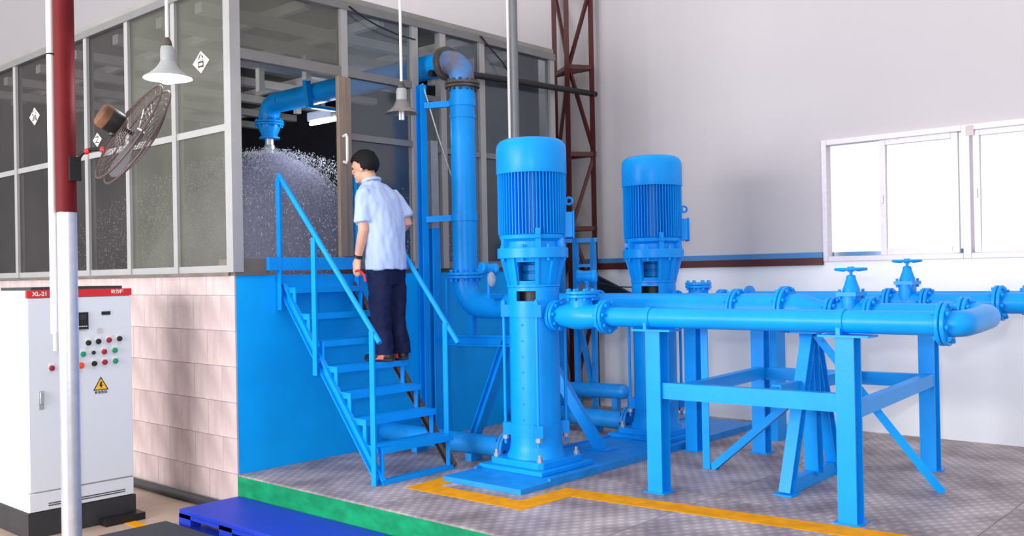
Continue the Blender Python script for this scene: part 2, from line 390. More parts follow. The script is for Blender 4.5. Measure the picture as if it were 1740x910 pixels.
def rail(ya, yb, z, h=0.05): bx(-0.045, 0.010, ya, yb, z-h/2, z+h/2).build('rail', 'alu_dark', gf)
def pane(ya, yb, za, zb, g='glass_clear'): bx(-0.022, -0.016, ya, yb, za, zb).build('pane', g, gf)
pane(0.065, 0.98, 3.06, TOP-0.065, 'glass_dusty')
rail(1.045, 1.735, 3.02, 0.06); rail(1.045, 1.735, 2.515); rail(1.045, 1.735, 1.485, 0.06)
pane(1.045, 1.735, 3.05, TOP-0.065); pane(1.045, 1.735, 2.54, 2.99); pane(1.045, 1.735, 1.515, 2.49)
rail(1.805, 2.065, 1.485, 0.06); rail(1.805, 2.065, 2.49); rail(1.805, 2.065, 2.93); pane(1.805, 2.065, 1.515, 2.465); pane(1.805, 2.065, 2.515, 2.905)
for a, b in ((2.135, 2.565), (2.635, 3.585)):
    rail(a, b, 1.485, 0.06); rail(a, b, 2.49); pane(a, b, 1.515, 2.465); pane(a, b, 2.515, TOP-0.065)
# sliding door leaf parked at the right of the opening
dr = struct('door_1', (0, 0.95, 1.55))
bx(0.018, 0.055, 0.915, 0.985, 1.555, 2.975).build('door_stile', 'tan_frame', dr, bevel=0.003)
bx(0.018, 0.040, 0.988, 1.05, 1.555, 2.975).build('door_stile', 'tan_frame', dr, bevel=0.003)
MB().tube([(0.055, 0.955, 2.50), (0.09, 0.955, 2.51)] + [(0.10, 0.955, 2.49), (0.10, 0.955, 2.31)] + [(0.09, 0.955, 2.29), (0.055, 0.955, 2.30)], 0.011, 8).build('door_handle', 'pvc', dr)
# room shell inside
rb = struct('wall_inner', (-3, 3.6, TR))
bx(-6.0, -0.2, 3.6, 3.66, 0.2, TOP).build('rear_wall', 'dark_room', rb)
bx(-6.06, -6.0, 0.0, 3.66, 0.2, TOP).build('far_wall', 'dark_room', rb)
bx(-6.0, -0.2, 0.2, 3.6, 1.0, 1.10).build('pool_water', 'dark_room', rb)
cl = bx(-6.0, 0.0, 0.0, 3.66, TOP+0.001, TOP+0.05).build('ceiling', 'room_grey', kind='structure')
for x in (-0.55, -1.15, -1.9, -2.7, -3.5, -4.3, -5.1): bx(x-0.05, x+0.05, 0.07, 3.6, 3.42, 3.50).build('ceiling_beam', 'room_white', cl)
for y in (0.75, 1.5, 2.5, 3.2): bx(-5.9, -0.1, y-0.03, y+0.03, 3.50, 3.58).build('ceiling_beam', 'room_white', cl)
for x, y in ((-1.9, 1.5), (-1.15, 1.5), (-2.7, 2.5), (-0.55, 2.5)): bx(x-0.03, x+0.03, y-0.03, y+0.03, 3.2, 3.42).build('hanger', 'room_white', cl)
# yellow floor marking
ym = struct('trim_3', (2, 0.8, 0))
E3 = 0.003
def strip(pts):  # quad on the platform
    MB().add([(x, y, 0.0005) for x, y in pts] + [(x, y, E3) for x, y in pts], [(3,2,1,0),(4,5,6,7),(0,1,5,4),(1,2,6,5),(2,3,7,6),(3,0,4,7)]).build('marking_line', 'yellow', ym)
strip([(1.28, 0.45), (1.42, 0.62), (1.37, 1.14), (1.22, 1.09)])
strip([(1.28, 0.45), (2.28, 0.47), (2.12, 0.64), (1.42, 0.62)])
strip([(2.28, 0.47), (2.30, 0.915), (2.13, 1.08), (2.12, 0.64)])
strip([(2.30, 0.915), (7.0, 1.42), (7.0, 1.60), (2.13, 1.08)])
# ================================================================== PIPEWORK
def flange(parent, c, ax, r=0.11, t=0.022, nb=8, m='blue'):
    c = Vector(c); a, b, d = frame(ax)
    f = MB().lathe(c - d*t/2, d, [(r-0.004, 0), (r, 0.004), (r, t-0.004), (r-0.004, t)], 32).build('flange', m, parent)
    return f
def bolts(parent, c, ax, r=0.088, L=0.085, nb=8, m='blue', ph=0.2):
    c = Vector(c); a, b, d = frame(ax); mb = MB()
    for k in range(nb):
        t = 2*PI*(k+ph)/nb; p = c + (a*math.cos(t)+b*math.sin(t))*r
        mb.cyl(p - d*L/2, p + d*L/2, 0.007, 6).cyl(p - d*L/2*0.95, p - d*L/2*0.62, 0.013, 6).cyl(p + d*L/2*0.62, p + d*L/2*0.95, 0.013, 6)
    mb.build('bolts', m, parent, kind='stuff')
def joint(parent, c, ax, r=0.11, own=0.014, b=True, m='blue'):   # this thing's flange on the near side of the joint plane
    c = Vector(c); d = Vector(ax).normalized()
    flange(parent, c - d*own, d, r, m=m)
    if b: bolts(parent, c, d, r*0.8, 0.09 if r < 0.14 else 0.1, 8 if r < 0.14 else 12, m)
ZP, YP, RP = 1.10, 1.39, 0.064
# front discharge pipe
t = thing('discharge_pipe', 'long light blue discharge pipe nearest the camera on the pipe stand', 'pipe', (3.3, YP, ZP-RP))
MB().cyl((2.27, YP, ZP), (4.385, YP, ZP), RP, 40).build('tube', 'blue', t)
joint(t, (2.255, YP, ZP), (-1, 0, 0), 0.115); joint(t, (4.40, YP, ZP), (1, 0, 0), 0.115)
for x in (2.60, 3.86): MB().lathe((x-0.02, YP, ZP), (1, 0, 0), [(RP+0.007, 0), (RP+0.007, 0.04)], 36).build('clamp_band', 'blue', t)
# U-shaped end bend
t = thing('pipe_bend', 'U-shaped blue pipe bend at the free end of the front pipe', 'pipe', (4.45, 1.65, ZP-RP))
pts = [(4.405, YP, ZP)] + [(4.43+0.045*math.sin(a), 1.46-0.07*math.cos(a), ZP) for a in (0, .4, .8, 1.2, 1.57)] + [(4.476, 1.58, ZP+.003), (4.474, 1.68, ZP+.006)] + [(4.40+0.072*math.cos(a), 1.80+0.20*math.sin(a), ZP+.012) for a in (0.1, .5, .9, 1.3)] + [(4.385, 2.0, 1.115), (4.335, 2.0, 1.115)]
MB().tube(pts, RP+0.004, 32).build('tube', 'blue', t)
joint(t, (4.40, YP, ZP), (-1, 0, 0), 0.115, b=False); joint(t, (4.32, YM, 1.115), (-1, 0, 0), 0.105, b=False)
# return pipe
ZR = 1.115
t = thing('return_pipe', 'short blue return pipe between the U-bend and the front gate valve', 'pipe', (4.0, YM, ZR-RP))
MB().cyl((3.80, YM, ZR), (4.305, YM, ZR), RP, 32).build('tube', 'blue', t)
joint(t, (4.32, YM, ZR), (1, 0, 0), 0.105); joint(t, (3.785, YM, ZR), (-1, 0, 0), 0.105)
def gate_valve(x, y, z, zb, zw, label, rf=0.10, half=0.105):
    t = thing('gate_valve', label, 'valve', (x, y, z-0.1), 'gate valves with handwheels')
    b = MB().tube([(x-half, y, z), (x-0.03, y, z), (x+0.03, y, z), (x+half, y, z)], [0.066, 0.075, 0.075, 0.066], 24)
    for (zz0, zz1, rx, ry) in ((z-0.085, zb-0.01, 0.048, 0.075),):
        n = 20; ring = [(math.copysign(abs(math.cos(2*PI*k/n))**0.6, math.cos(2*PI*k/n)), math.copysign(abs(math.sin(2*PI*k/n))**0.6, math.sin(2*PI*k/n))) for k in range(n)]
        b.prism((x, y, zz0), (x, y, zz1), [(q[0]*rx, q[1]*ry) for q in ring], up=(0, 1, 0))
    b.build('body', 'blue', t)
    joint(t, (x-half-0.015, y, z), (-1, 0, 0), rf, b=False); joint(t, (x+half+0.015, y, z), (1, 0, 0), rf, b=False)
    bn = MB().box(x-0.062, x+0.062, y-0.088, y+0.088, zb-0.012, zb+0.012)
    n = 16; h = zw-zb
    bn.lathe((x, y, zb+0.01), (0, 0, 1), [(0.054, 0), (0.050, h*0.15), (0.040, h*0.32), (0.030, h*0.52), (0.027, h*0.66), (0.018, h*0.7)], 20)
    bn.build('bonnet', 'blue', t)
    for dx, dy in ((-.045, -.07), (.045, -.07), (-.045, .07), (.045, .07)): MB().cyl((x+dx, y+dy, zb-0.03), (x+dx, y+dy, zb+0.03), 0.009, 6).build('bonnet_bolt', 'blue', t)
    MB().cyl((x, y, zb+h*0.6), (x, y, zw+0.012), 0.010, 10).build('stem', 'blue', t)
    hw = MB().torus((x, y, zw), (0, 0, 1), 0.089, 0.0095, 40, 10)
    for k in range(4):
        a = k*PI/2 + 0.5; hw.tube([(x, y, zw+0.004), (x+0.045*math.cos(a), y+0.045*math.sin(a), zw-0.006), (x+0.088*math.cos(a), y+0.088*math.sin(a), zw)], 0.009, 8)
    hw.cyl((x, y, zw-0.016), (x, y, zw+0.016), 0.02, 12).build('handwheel', 'blue', t)
    return t
gate_valve(3.665, YM, ZR, 1.235, 1.387, 'light blue gate valve with handwheel just behind the front pipe')
# header pipe with reducer, elbow into the riser
ZH, RH = 1.135, 0.105
t = thing('header_pipe', 'thick blue header pipe running behind the front pump to the riser', 'pipe', (2.0, YM, ZH-RH))
pts = arc((XR+0.2, YM, ZH+0.2), (-0.2, 0, 0), (0, 0, -0.2), 10)
MB().tube([(XR, YM, 1.375)] + pts + [(1.2, YM, ZH), (2.2, YM, ZH), (3.27, YM, ZH)], RH, 40).build('tube', 'blue', t)
MB().tube([(3.26, YM, ZH), (3.32, YM, ZH), (3.38, YM, ZH-0.002), (3.44, YM, ZH-0.01), (3.50, YM, ZR), (3.53, YM, ZR)], [RH, RH-0.003, 0.092, 0.075, RP+0.002, RP], 36).build('reducer', 'blue', t)
joint(t, (XR, YM, 1.39), (0, 0, 1), 0.155, m='blue')
for x, r in ((1.72, 0.13), (2.89, 0.135), (3.235, 0.15)):
    for s in (-1, 1): flange(t, (x+s*0.014, YM, ZH), (1, 0, 0), r)
    bolts(t, (x, YM, ZH), (1, 0, 0), r*0.87, 0.09, 10)
joint(t, (3.545, YM, ZR), (1, 0, 0), 0.10)
# riser
t = thing('riser_pipe', 'tall vertical blue riser pipe bolted in front of the glazed wall', 'pipe', (XR, YM, 1.39))
MB().cyl((XR, YM, 1.40), (XR, YM, 2.98), RH, 40).build('tube', 'blue', t)
joint(t, (XR, YM, 1.39), (0, 0, -1), 0.155, b=False); joint(t, (XR, YM, 3.0), (0, 0, 1), 0.148, m='rust_grey')
MB().lathe((XR, YM, 2.72), (0, 0, 1), [(RH+0.006, 0), (RH+0.006, 0.03)], 36).build('weld_band', 'blue', t)
MB().lathe((XR, YM, 1.86), (0, 0, 1), [(RH+0.005, 0), (RH+0.005, 0.02)], 36).build('weld_band', 'blue', t)
# top elbow, overhead pipe into the room
t = thing('overhead_pipe', 'rust-streaked blue pipe elbow and overhead pipe entering the spray room', 'pipe', (XR, YM, 3.0))
ZO = 3.215
MB().tube([(XR, YM, 3.02)] + arc((XR-0.17, YM, ZO-0.165), (0.17, 0, 0), (0, 0, 0.165), 9), RH, 36).build('elbow', 'blue_rust', t)
joint(t, (XR, YM, 3.0), (0, 0, -1), 0.148, b=False, m='rust_grey')
for s in (-1, 1): flange(t, (XR-0.185+s*0.013, YM, ZO), (1, 0, 0), 0.145, m='rust_grey')
MB().cyl((XR-0.20, YM, ZO), (-2.36, YM, ZO), RH, 36).build('tube', 'blue', t)
MB().tube(arc((-2.36, YM, ZO-0.14), (0, 0, 0.14), (-0.14, 0, 0), 8) + [(-2.50, YM, ZO-0.19)], [0.106]*9+[0.105], 32).build('elbow', 'blue', t)
for z in (3.03, 3.002): flange(t, (-2.50, YM, z), (0, 0, 1), 0.15)
bolts(t, (-2.50, YM, 3.016), (0, 0, 1), 0.128, 0.09, 10)
MB().tube([(-2.50, YM, 2.99), (-2.50, YM, 2.95), (-2.50, YM, 2.90), (-2.50, YM, 2.855)], [0.115, 0.108, 0.085, 0.08], 28).build('reducer', 'blue', t)
flange(t, (-2.50, YM, 2.862), (0, 0, 1), 0.105)
MB().cyl((-2.50, YM, 2.855), (-2.50, YM, 2.78), 0.045, 20).lathe((-2.50, YM, 2.79), (0, 0, -1), [(0.05, 0), (0.058, 0.02), (0.058, 0.05), (0.05, 0.06), (0.056, 0.09), (0.045, 0.11)], 20).build('spray_nozzle', 'nozzle', t)
MB().torus((-2.20, YM-0.10, 3.215), (0.2, -1, 0.0), 0.045, 0.006, 20, 6).build('lifting_ring', 'blue', t)
hg = thing('pipe_hanger', 'flat blue hanger strap holding up the overhead pipe inside the doorway', 'hanger', (-1.62, 1.84, 3.05))
MB().channel((-1.70, 1.86, 3.585), (-1.60, 1.86, 3.04), 0.06, 0.05).build('strap', 'blue', hg)
MB().bar((-1.60, 1.84, 3.06), (-1.60, 2.16, 3.06), 0.05, 0.03).build('cradle', 'blue', hg)
rl = thing('room_light', 'white box light fitting below the overhead pipe inside the room', 'light', (-2.0, 2.32, 2.98))
bx(-2.20, -1.80, 2.26, 2.38, 3.03, 3.12).build('housing', 'room_white', rl, bevel=0.006); MB().cyl((-2.22, 2.32, 3.01), (-1.78, 2.32, 3.01), 0.018, 10).build('tube_lamp', 'tube_on', rl)
MB().bar((-2.0, 2.32, 3.12), (-2.0, 2.32, 3.5), 0.03, 0.03).build('drop_rod', 'room_white', rl)
l = bpy.data.lights.new('room_tube_light', 'POINT'); l.energy = 15; l.shadow_soft_size = 0.15; l.color = (0.9, 0.94, 1)
q = bpy.data.objects.new('tube_light', l); COL.objects.link(q); q.parent = rl; q.location = V(-2.0, 2.32, 2.93) - ORG[rl]
# check valves
def check_valve(y, z, label, x0=1.83, x1=2.255):
    t = thing('check_valve', label, 'valve', ((x0+x1)/2, y, z-0.1), 'check valves at the pump outlets')
    xm = (x0+x1)/2
    MB().tube([(x0+0.02, y, z), (x0+0.07, y, z), (xm-0.06, y, z+0.004), (xm+0.02, y, z+0.004), (xm+0.09, y, z), (x1-0.02, y, z)], [0.07, 0.076, 0.094, 0.096, 0.082, 0.068], 32).cyl((xm, y, z+0.03), (xm, y, z+0.125), 0.078, 28).build('body', 'blue', t)
    joint(t, (x0, y, z), (-1, 0, 0), 0.108); joint(t, (x1, y, z), (1, 0, 0), 0.115, b=False)
    for k, zz in enumerate((z+0.125, z+0.149)): MB().lathe((xm, y, zz), (0, 0, 1), [(0.1, 0), (0.104, 0.004), (0.104, 0.017), (0.1, 0.021)], 32).build('cover_flange', 'blue', t)
    bolts(t, (xm, y, z+0.147), (0, 0, 1), 0.088, 0.08, 8)
    return t
check_valve(YP, ZP, 'blue check valve with round bolted cover beside the front pump')
Y2, Z2 = 2.93, 1.15
check_valve(Y2, Z2-0.02, 'blue check valve with round bolted cover at the rear pump')
# rear discharge line
t = thing('discharge_pipe', 'rear blue discharge pipe between the rear check valve and rear gate valve', 'pipe', (2.9, Y2, Z2-RP))
MB().tube([(2.27, Y2, Z2-0.02), (2.4, Y2, Z2-0.01), (2.6, Y2, Z2), (3.535, Y2, Z2)], RP, 32).build('tube', 'blue', t)
joint(t, (2.255, Y2, Z2-0.02), (-1, 0, 0), 0.115); joint(t, (3.555, Y2, Z2), (1, 0, 0), 0.10)
gate_valve(3.68, Y2, Z2, 1.285, 1.435, 'light blue gate valve with handwheel on the rear pipe by the white wall', half=0.11)
t = thing('discharge_pipe', 'blue pipe right of the rear gate valve ending at the frame edge', 'pipe', (4.0, Y2, Z2-RP))
MB().cyl((3.82, Y2, Z2), (4.245, Y2, Z2), RP, 32).build('tube', 'blue', t)
joint(t, (3.805, Y2, Z2), (-1, 0, 0), 0.10); joint(t, (4.26, Y2, Z2), (1, 0, 0), 0.115)
t = thing('pipe_bend', 'blue pipe bend at the right edge beyond the rear pipe', 'pipe', (4.4, 3.2, Z2-RP))
MB().tube([(4.27, Y2, Z2), (4.34, Y2, Z2)] + [(4.36+0.1*math.sin(a), Y2+0.1-0.1*math.cos(a), Z2) for a in (.3, .7, 1.1, 1.5)] + [(4.46, 3.25, Z2)] + [(4.36+0.1*math.cos(a), 3.4+0.1*math.sin(a), Z2) for a in (0, .5, 1., 1.5)] + [(4.31, 3.5, Z2)], RP+0.004, 28).build('tube', 'blue', t)
joint(t, (4.26, Y2, Z2), (-1, 0, 0), 0.115, b=False); joint(t, (4.30, 3.5, Z2), (-1, 0, 0), 0.115)
t = thing('return_pipe', 'thin strip of blue return pipe along the white wall behind the rear pipe', 'pipe', (3.0, 3.5, Z2-RP))
MB().cyl((2.2, 3.5, Z2), (4.285, 3.5, Z2), RP, 28).build('tube', 'blue', t); joint(t, (4.30, 3.5, Z2), (1, 0, 0), 0.115, b=False)
MB().lathe((2.2, 3.5, Z2), (-1, 0, 0), [(0.11, 0), (0.11, 0.02)], 28).build('blind_flange', 'blue', t)
bx(2.4, 2.46, 3.42, 3.58, 0, Z2-RP+0.005).build('leg', 'blue', t)
# suction pipes
def suction(y, label):
    t = thing('suction_pipe', label, 'pipe', (0.7, y, 0.02), 'suction pipes low on the platform')
    MB().cyl((-0.02, y, 0.125), (1.37, y, 0.125), 0.075, 28).build('tube', 'blue_dull', t)
    for x in (1.345, 1.373): flange(t, (x, y, 0.135), (1, 0, 0), 0.12, m='blue_dull')
    bolts(t, (1.36, y, 0.135), (1, 0, 0), 0.1, 0.09, 8, 'dark_metal')
    for x in (0.4, 1.0): bx(x-0.03, x+0.03, y-0.06, y+0.06, 0.001, 0.06).build('saddle', 'blue_dull', t)
    return t
suction(1.39, 'blue suction pipe lying low between the stairs and the front pump')
suction(2.93, 'dark blue suction pipe lying low behind the brace of the front pump')
t = thing('drain_pipe', 'dark blue capped pipe with rounded end above the rear suction pipe', 'pipe', (0.7, 3.3, 0.25))
MB().tube([(0.0, 3.3, 0.29), (1.02, 3.3, 0.315), (1.055, 3.3, 0.316), (1.075, 3.3, 0.317), (1.085, 3.3, 0.317)], [0.068, 0.068, 0.062, 0.045, 0.01], 24).build('tube', 'blue_dull', t)
for x in (0.5, 0.95): bx(x-0.03, x+0.03, 3.27, 3.33, 0.0, 0.255).build('saddle', 'blue_dull', t)
# black conduit across the glazing + cables
MB().tube([(0.10, 1.86, 3.12), (0.10, 2.3, 3.18), (0.09, 3.0, 3.21), (0.085, 4.24, 3.25)], 0.03, 12).build('conduit', 'black', label='black conduit running level from the riser elbow to the maroon lattice column', cat='conduit')
MB().tube([(0.03, 1.056, 3.55), (0.035, 1.2, 3.485), (0.04, 1.345, 3.443), (0.04, 1.55, 3.41), (0.04, 1.75, 3.40)], 0.007, 8).build('cable', 'black', label='thin black cable sagging across the glass above the sliding door', cat='cable')
MB().tube([(0.035, 2.57, 3.575), (0.045, 2.7, 3.47), (0.05, 2.85, 3.37), (0.06, 2.98, 3.22)], 0.007, 8).build('cable', 'black', label='thin black cable slanting down the glass right of the riser', cat='cable')
MB().tube([(0.07, 1.80, 3.03), (0.14, 1.90, 2.6), (0.20, 2.02, 2.2), (0.24, 2.10, 1.9), (0.215, 2.07, 1.7)], 0.006, 8).build('cord', 'galv', label='pale cord hanging loosely beside the blue wall post and riser', cat='cord')
# wall posts and brackets holding the riser
t = thing('riser_support', 'blue wall post with two arms clamped to the riser pipe', 'support', (0.06, 1.78, 0))
MB().channel((0.045, 1.80, 0.0), (0.045, 1.80, 3.02), 0.065, 0.07).build('post', 'blue', t)
MB().hbeam((0.05, 1.91, 0.0), (0.05, 1.91, 1.80), 0.085, 0.09).build('post', 'blue', t)
MB().hbeam((0.05, 1.91, 1.80), (0.05, 1.91, 2.55), 0.075, 0.08).build('post_upper', 'galv', t)
for z in (2.84, 1.87):
    a = MB().bar((0.075, 1.81, z), (0.25, 1.95, z+0.01), 0.035, 0.05)
    a.lathe((XR, YM, z-0.02), (0, 0, 1), [(RH+0.008, 0), (RH+0.008, 0.06)], 32).build('arm', 'blue', t)
t = thing('pipe_bracket', 'horizontal blue beam on struts carrying the header elbow by the wall', 'support', (0.6, YM, 0))
MB().hbeam((0.0, YM, 0.835), (1.25, YM, 0.86), 0.08, 0.09).build('beam', 'blue', t)
MB().bar((0.42, YM, 0.88), (0.42, YM, 1.12), 0.05, 0.05).build('strut', 'blue', t)
MB().bar((0.95, YM, 0.90), (0.95, YM, 1.04), 0.06, 0.06).build('strut', 'blue', t)
MB().hbeam((0.36, 2.05, 0.0), (0.80, YM, 0.84), 0.075, 0.075).build('diagonal_leg', 'blue', t)
MB().bar((0.12, YM, 0.88), (0.12, YM, 1.36), 0.025, 0.025).build('strut', 'blue', t)
# ================================================================== PUMPS
sk = thing('pump_skid', 'flat blue steel skid plate under both pumps', 'base plate', (1.65, 2.3, 0))
bx(1.33, 2.03, 0.75, 3.98, 0.001, 0.035).build('plate', 'blue_dull', sk)
for x in (1.345, 2.015): bx(x-0.012, x+0.012, 1.05, 3.98, 0.001, 0.05).build('edge_rail', 'blue_dull', sk)
PX, PY, AN = 1.62, 1.39, math.radians(-48.2)
ZB = 0.036
def build_pump():
    x, y = PX, PY
    t = thing('vertical_pump', 'nearest bright blue vertical multistage pump with ribbed motor on top', 'pump', (x, y, ZB), 'vertical pumps')
    up = (0, 0, 1); o = V(x, y, 0)
    bx(x-0.29, x+0.29, y-0.29, y+0.29, ZB, ZB+0.03).build('base_plate', 'blue', t, bevel=0.003)
    fp = MB().prism((x, y, ZB+0.03), (x, y, ZB+0.075), [(-.24,-.21),(-.21,-.24),(.21,-.24),(.24,-.21),(.24,.21),(.21,.24),(-.21,.24),(-.24,.21)], up=(0,1,0)).build('foot_plate', 'blue', t, bevel=0.003)
    for sx in (-1, 1):
        for sy in (-1, 1):
            MB().cyl((x+sx*.20, y+sy*.20, ZB+.07), (x+sx*.20, y+sy*.20, ZB+.125), 0.012, 8).cyl((x+sx*.20, y+sy*.20, ZB+.074), (x+sx*.20, y+sy*.20, ZB+.10), 0.022, 6).build('anchor_bolt', 'galv', t)
    MB().lathe(o, up, [(0.21, ZB+.07), (0.205, ZB+.09), (0.19, ZB+.12), (0.182, ZB+.17), (0.182, 0.30)], 48).build('lower_casing', 'blue', t)
    MB().lathe(o, up, [(0.178, 0.30), (0.176, 1.12)], 48).build('outer_sleeve', 'blue', t)
    for k in range(7):
        a = AN-0.5; r = 0.178; z = 0.38+0.11*k
        MB().cyl((x+r*math.cos(a)-0.003, y+r*math.sin(a), z), (x+(r+.004)*math.cos(a), y+(r+.004)*math.sin(a), z), 0.008, 6).build('plug', 'blue_dull', t)
    for zz, h, nm in ((0.265, 0.085, 'lower_lug_ring'), (1.095, 0.085, 'upper_lug_ring')):
        lg = MB().lathe(o, up, [(0.186, zz), (0.186, zz+h)], 48)
        for sx in (-1, 1):
            for sy in (-1, 1):
                a = math.atan2(sy, sx); lg.bar((x+0.15*math.cos(a), y+0.15*math.sin(a), zz+h/2), (x+0.235*math.cos(a), y+0.235*math.sin(a), zz+h/2), 0.06, h)
        lg.build(nm, 'blue', t)
    for sx in (-1, 1):
        for sy in (-1, 1):
            p = V(x+sx*0.152, y+sy*0.152, 0)
            rd = MB().cyl(p+V(0,0,0.20), p+V(0,0,1.215), 0.0115, 12).build('tie_rod', 'blue', t)
            MB().cyl(p+V(0,0,0.235), p+V(0,0,0.265), 0.024, 6).build('nut', 'galv', rd); MB().cyl(p+V(0,0,1.18), p+V(0,0,1.205), 0.022, 6).build('nut', 'blue', rd)
    # collar with dark window, lantern with openings
    def ang(k, n): return ((2*PI*(k+0.5)/n) )
    def face_angle(k, n):
        a, b, d = frame(up); v = a*math.cos(ang(k, n))+b*math.sin(ang(k, n)); return math.degrees(math.atan2(v.y, v.x))
    def rel(k, n): return (face_angle(k, n) - math.degrees(AN) + 180) % 360 - 180
    def hole_c(i, k):
        r = rel(k, 48); return i == 1 and (-40 < r < 0 or 140 < r < 180)
    cv = MB().lathe(o, up, [(0.182, 1.18), (0.182, 1.205), (0.182, 1.275), (0.182, 1.30), (0.19, 1.305), (0.19, 1.318)], 48, skip=hole_c, close=False); cv.build('collar', 'blue', t)
    MB().lathe(o, up, [(0.10, 1.12), (0.10, 1.30)], 24).build('shaft_seal', 'dark_metal', t)
    def hole_l(i, k):
        r = rel(k, 48); return i == 1 and (-36 < r < 1 or 10 < r < 34 and False or 144 < r < 181)
    ln = MB().lathe(o, up, [(0.176, 1.315), (0.180, 1.345), (0.205, 1.475), (0.214, 1.505)], 48, skip=hole_l, close=False)
    ln.build('motor_lantern', 'blue', t)
    for dg in (-72, -40, 6, 38, 72, 108, 140, 186, 218, 252):
        a = AN+math.radians(dg); c, s = math.cos(a), math.sin(a)
        g = [(0.165, 1.315), (0.186, 1.315), (0.236, 1.505), (0.165, 1.505)]
        if dg in (-40, 6, 140, 186): g = [(0.17, 1.315), (0.192, 1.315), (0.226, 1.505), (0.17, 1.505)]
        tw = 0.022 if abs(dg) in (72, 108) else 0.012
        vs = [V(x+r*c - s*tw*q, y+r*s + c*tw*q, z) for q in (-1, 1) for (r, z) in g]
        MB().add(vs, [(3,2,1,0),(4,5,6,7),(0,1,5,4),(1,2,6,5),(2,3,7,6),(3,0,4,7)]).build('gusset', 'blue', t)
    cp = MB().lathe(o, up, [(0.05, 1.30), (0.05, 1.35), (0.085, 1.352), (0.085, 1.395), (0.07, 1.40), (0.07, 1.41), (0.085, 1.415), (0.085, 1.455), (0.05, 1.46), (0.05, 1.51)], 28).build('coupling', 'blue', t)
    MB().lathe(o, up, [(0.10, 1.503), (0.247, 1.503), (0.251, 1.508), (0.251, 1.57), (0.246, 1.576), (0.21, 1.576)], 56).build('motor_flange', 'blue', t)
    fb = MB()
    for k in range(8):
        a = 2*PI*(k+.5)/8; fb.cyl((x+.232*math.cos(a), y+.232*math.sin(a), 1.485), (x+.232*math.cos(a), y+.232*math.sin(a), 1.60), 0.011, 6)
    fb.build('bolts', 'blue', t, kind='stuff')
    MB().lathe(o, up, [(0.205, 1.574), (0.20, 1.60), (0.20, 1.62), (0.232, 1.64), (0.236, 1.665), (0.215, 1.675)], 48).build('end_shield', 'blue', t)
    for dg in (-62, 8, 62, 118, 180, 242):
        a = AN+math.radians(dg); MB().bar((x+.18*math.cos(a), y+.18*math.sin(a), 1.605), (x+.243*math.cos(a), y+.243*math.sin(a), 1.605), 0.035, 0.07).build('shield_rib', 'blue', t)
    mt = MB().lathe(o, up, [(0.20, 1.66), (0.20, 2.13)], 56).build('motor_body', 'blue', t)
    fn = MB(); nf = 60
    for k in range(nf):
        a = 2*PI*k/nf; c, s = math.cos(a), math.sin(a)
        ro = 0.243
        fn.prism((x, y, 1.672), (x, y, 2.105), [(0.195*c+.004*s, 0.195*s-.004*c), (ro*c+.0025*s, ro*s-.0025*c), (ro*c-.0025*s, ro*s+.0025*c), (0.195*c-.004*s, 0.195*s+.004*c)], up=(0, 1, 0))
    fn.build('cooling_fins', 'blue', mt)
    MB().lathe(o, up, [(0.247, 2.095), (0.249, 2.10), (0.249, 2.27), (0.243, 2.302), (0.226, 2.327), (0.20, 2.341), (0.15, 2.349), (0.0, 2.352)], 64).build('fan_cowl', 'blue', t)
    # terminal box at screen right, eye bolts, drain block
    c, s = math.cos(AN+PI/2), math.sin(AN+PI/2); q = V(c, s, 0)
    tb = MB().bar(o+q*0.22+V(0,0,1.735), o+q*0.283+V(0,0,1.735), 0.14, 0.18).bar(o+q*0.281+V(0,0,1.735), o+q*0.294+V(0,0,1.735), 0.155, 0.195).build('terminal_box', 'blue', t, bevel=0.006)
    for dg in (88, 180):
        a = AN+math.radians(dg); e = V(math.cos(a), math.sin(a), 0); e2 = V(-e.y, e.x, 0)
        MB().cyl(o+e*0.20+V(0,0,1.905), o+e*0.252+V(0,0,1.905), 0.012, 8).torus(o+e*0.262+V(0,0,1.905), V(math.cos(AN), math.sin(AN), 0), 0.024, 0.0085, 18, 8).build('lifting_eye', 'blue', t)
    a = AN+0.12; e = V(math.cos(a), math.sin(a), 0)
    MB().bar(o+e*0.20+V(0,0,1.675), o+e*0.262+V(0,0,1.675), 0.036, 0.065).cyl(o+e*0.255+V(0,0,1.672), o+e*0.275+V(0,0,1.672), 0.013, 8).build('bracket_lug', 'blue', t)
    # outlet stub
    MB().tube([(x+0.12, y, ZP), (x+0.19, y, ZP)], [0.085, 0.072], 28).build('outlet_stub', 'blue', t); flange(t, (1.815, y, ZP), (1, 0, 0), 0.108)
    return t
p1 = build_pump()
p2 = copy_tree(p1, None, V(0, Y2-PY, 0.0)); p2['label'] = 'farther bright blue vertical pump standing against the white wall'
# braces on the skid
t = thing('skid_brace', 'thick slanting blue box brace rising from the skid behind the front pump', 'brace', (1.6, 2.1, 0.03))
MB().bar((1.62, 2.16, 0.03), (1.18, 2.0, 0.80), 0.09, 0.075).build('strut', 'blue', t); bx(1.52, 1.72, 2.08, 2.26, 0.036, 0.046).build('foot', 'blue', t)
MB().bar((1.18, 2.0, 0.80), (1.18, 2.0, 1.035), 0.08, 0.08).build('head', 'blue', t)

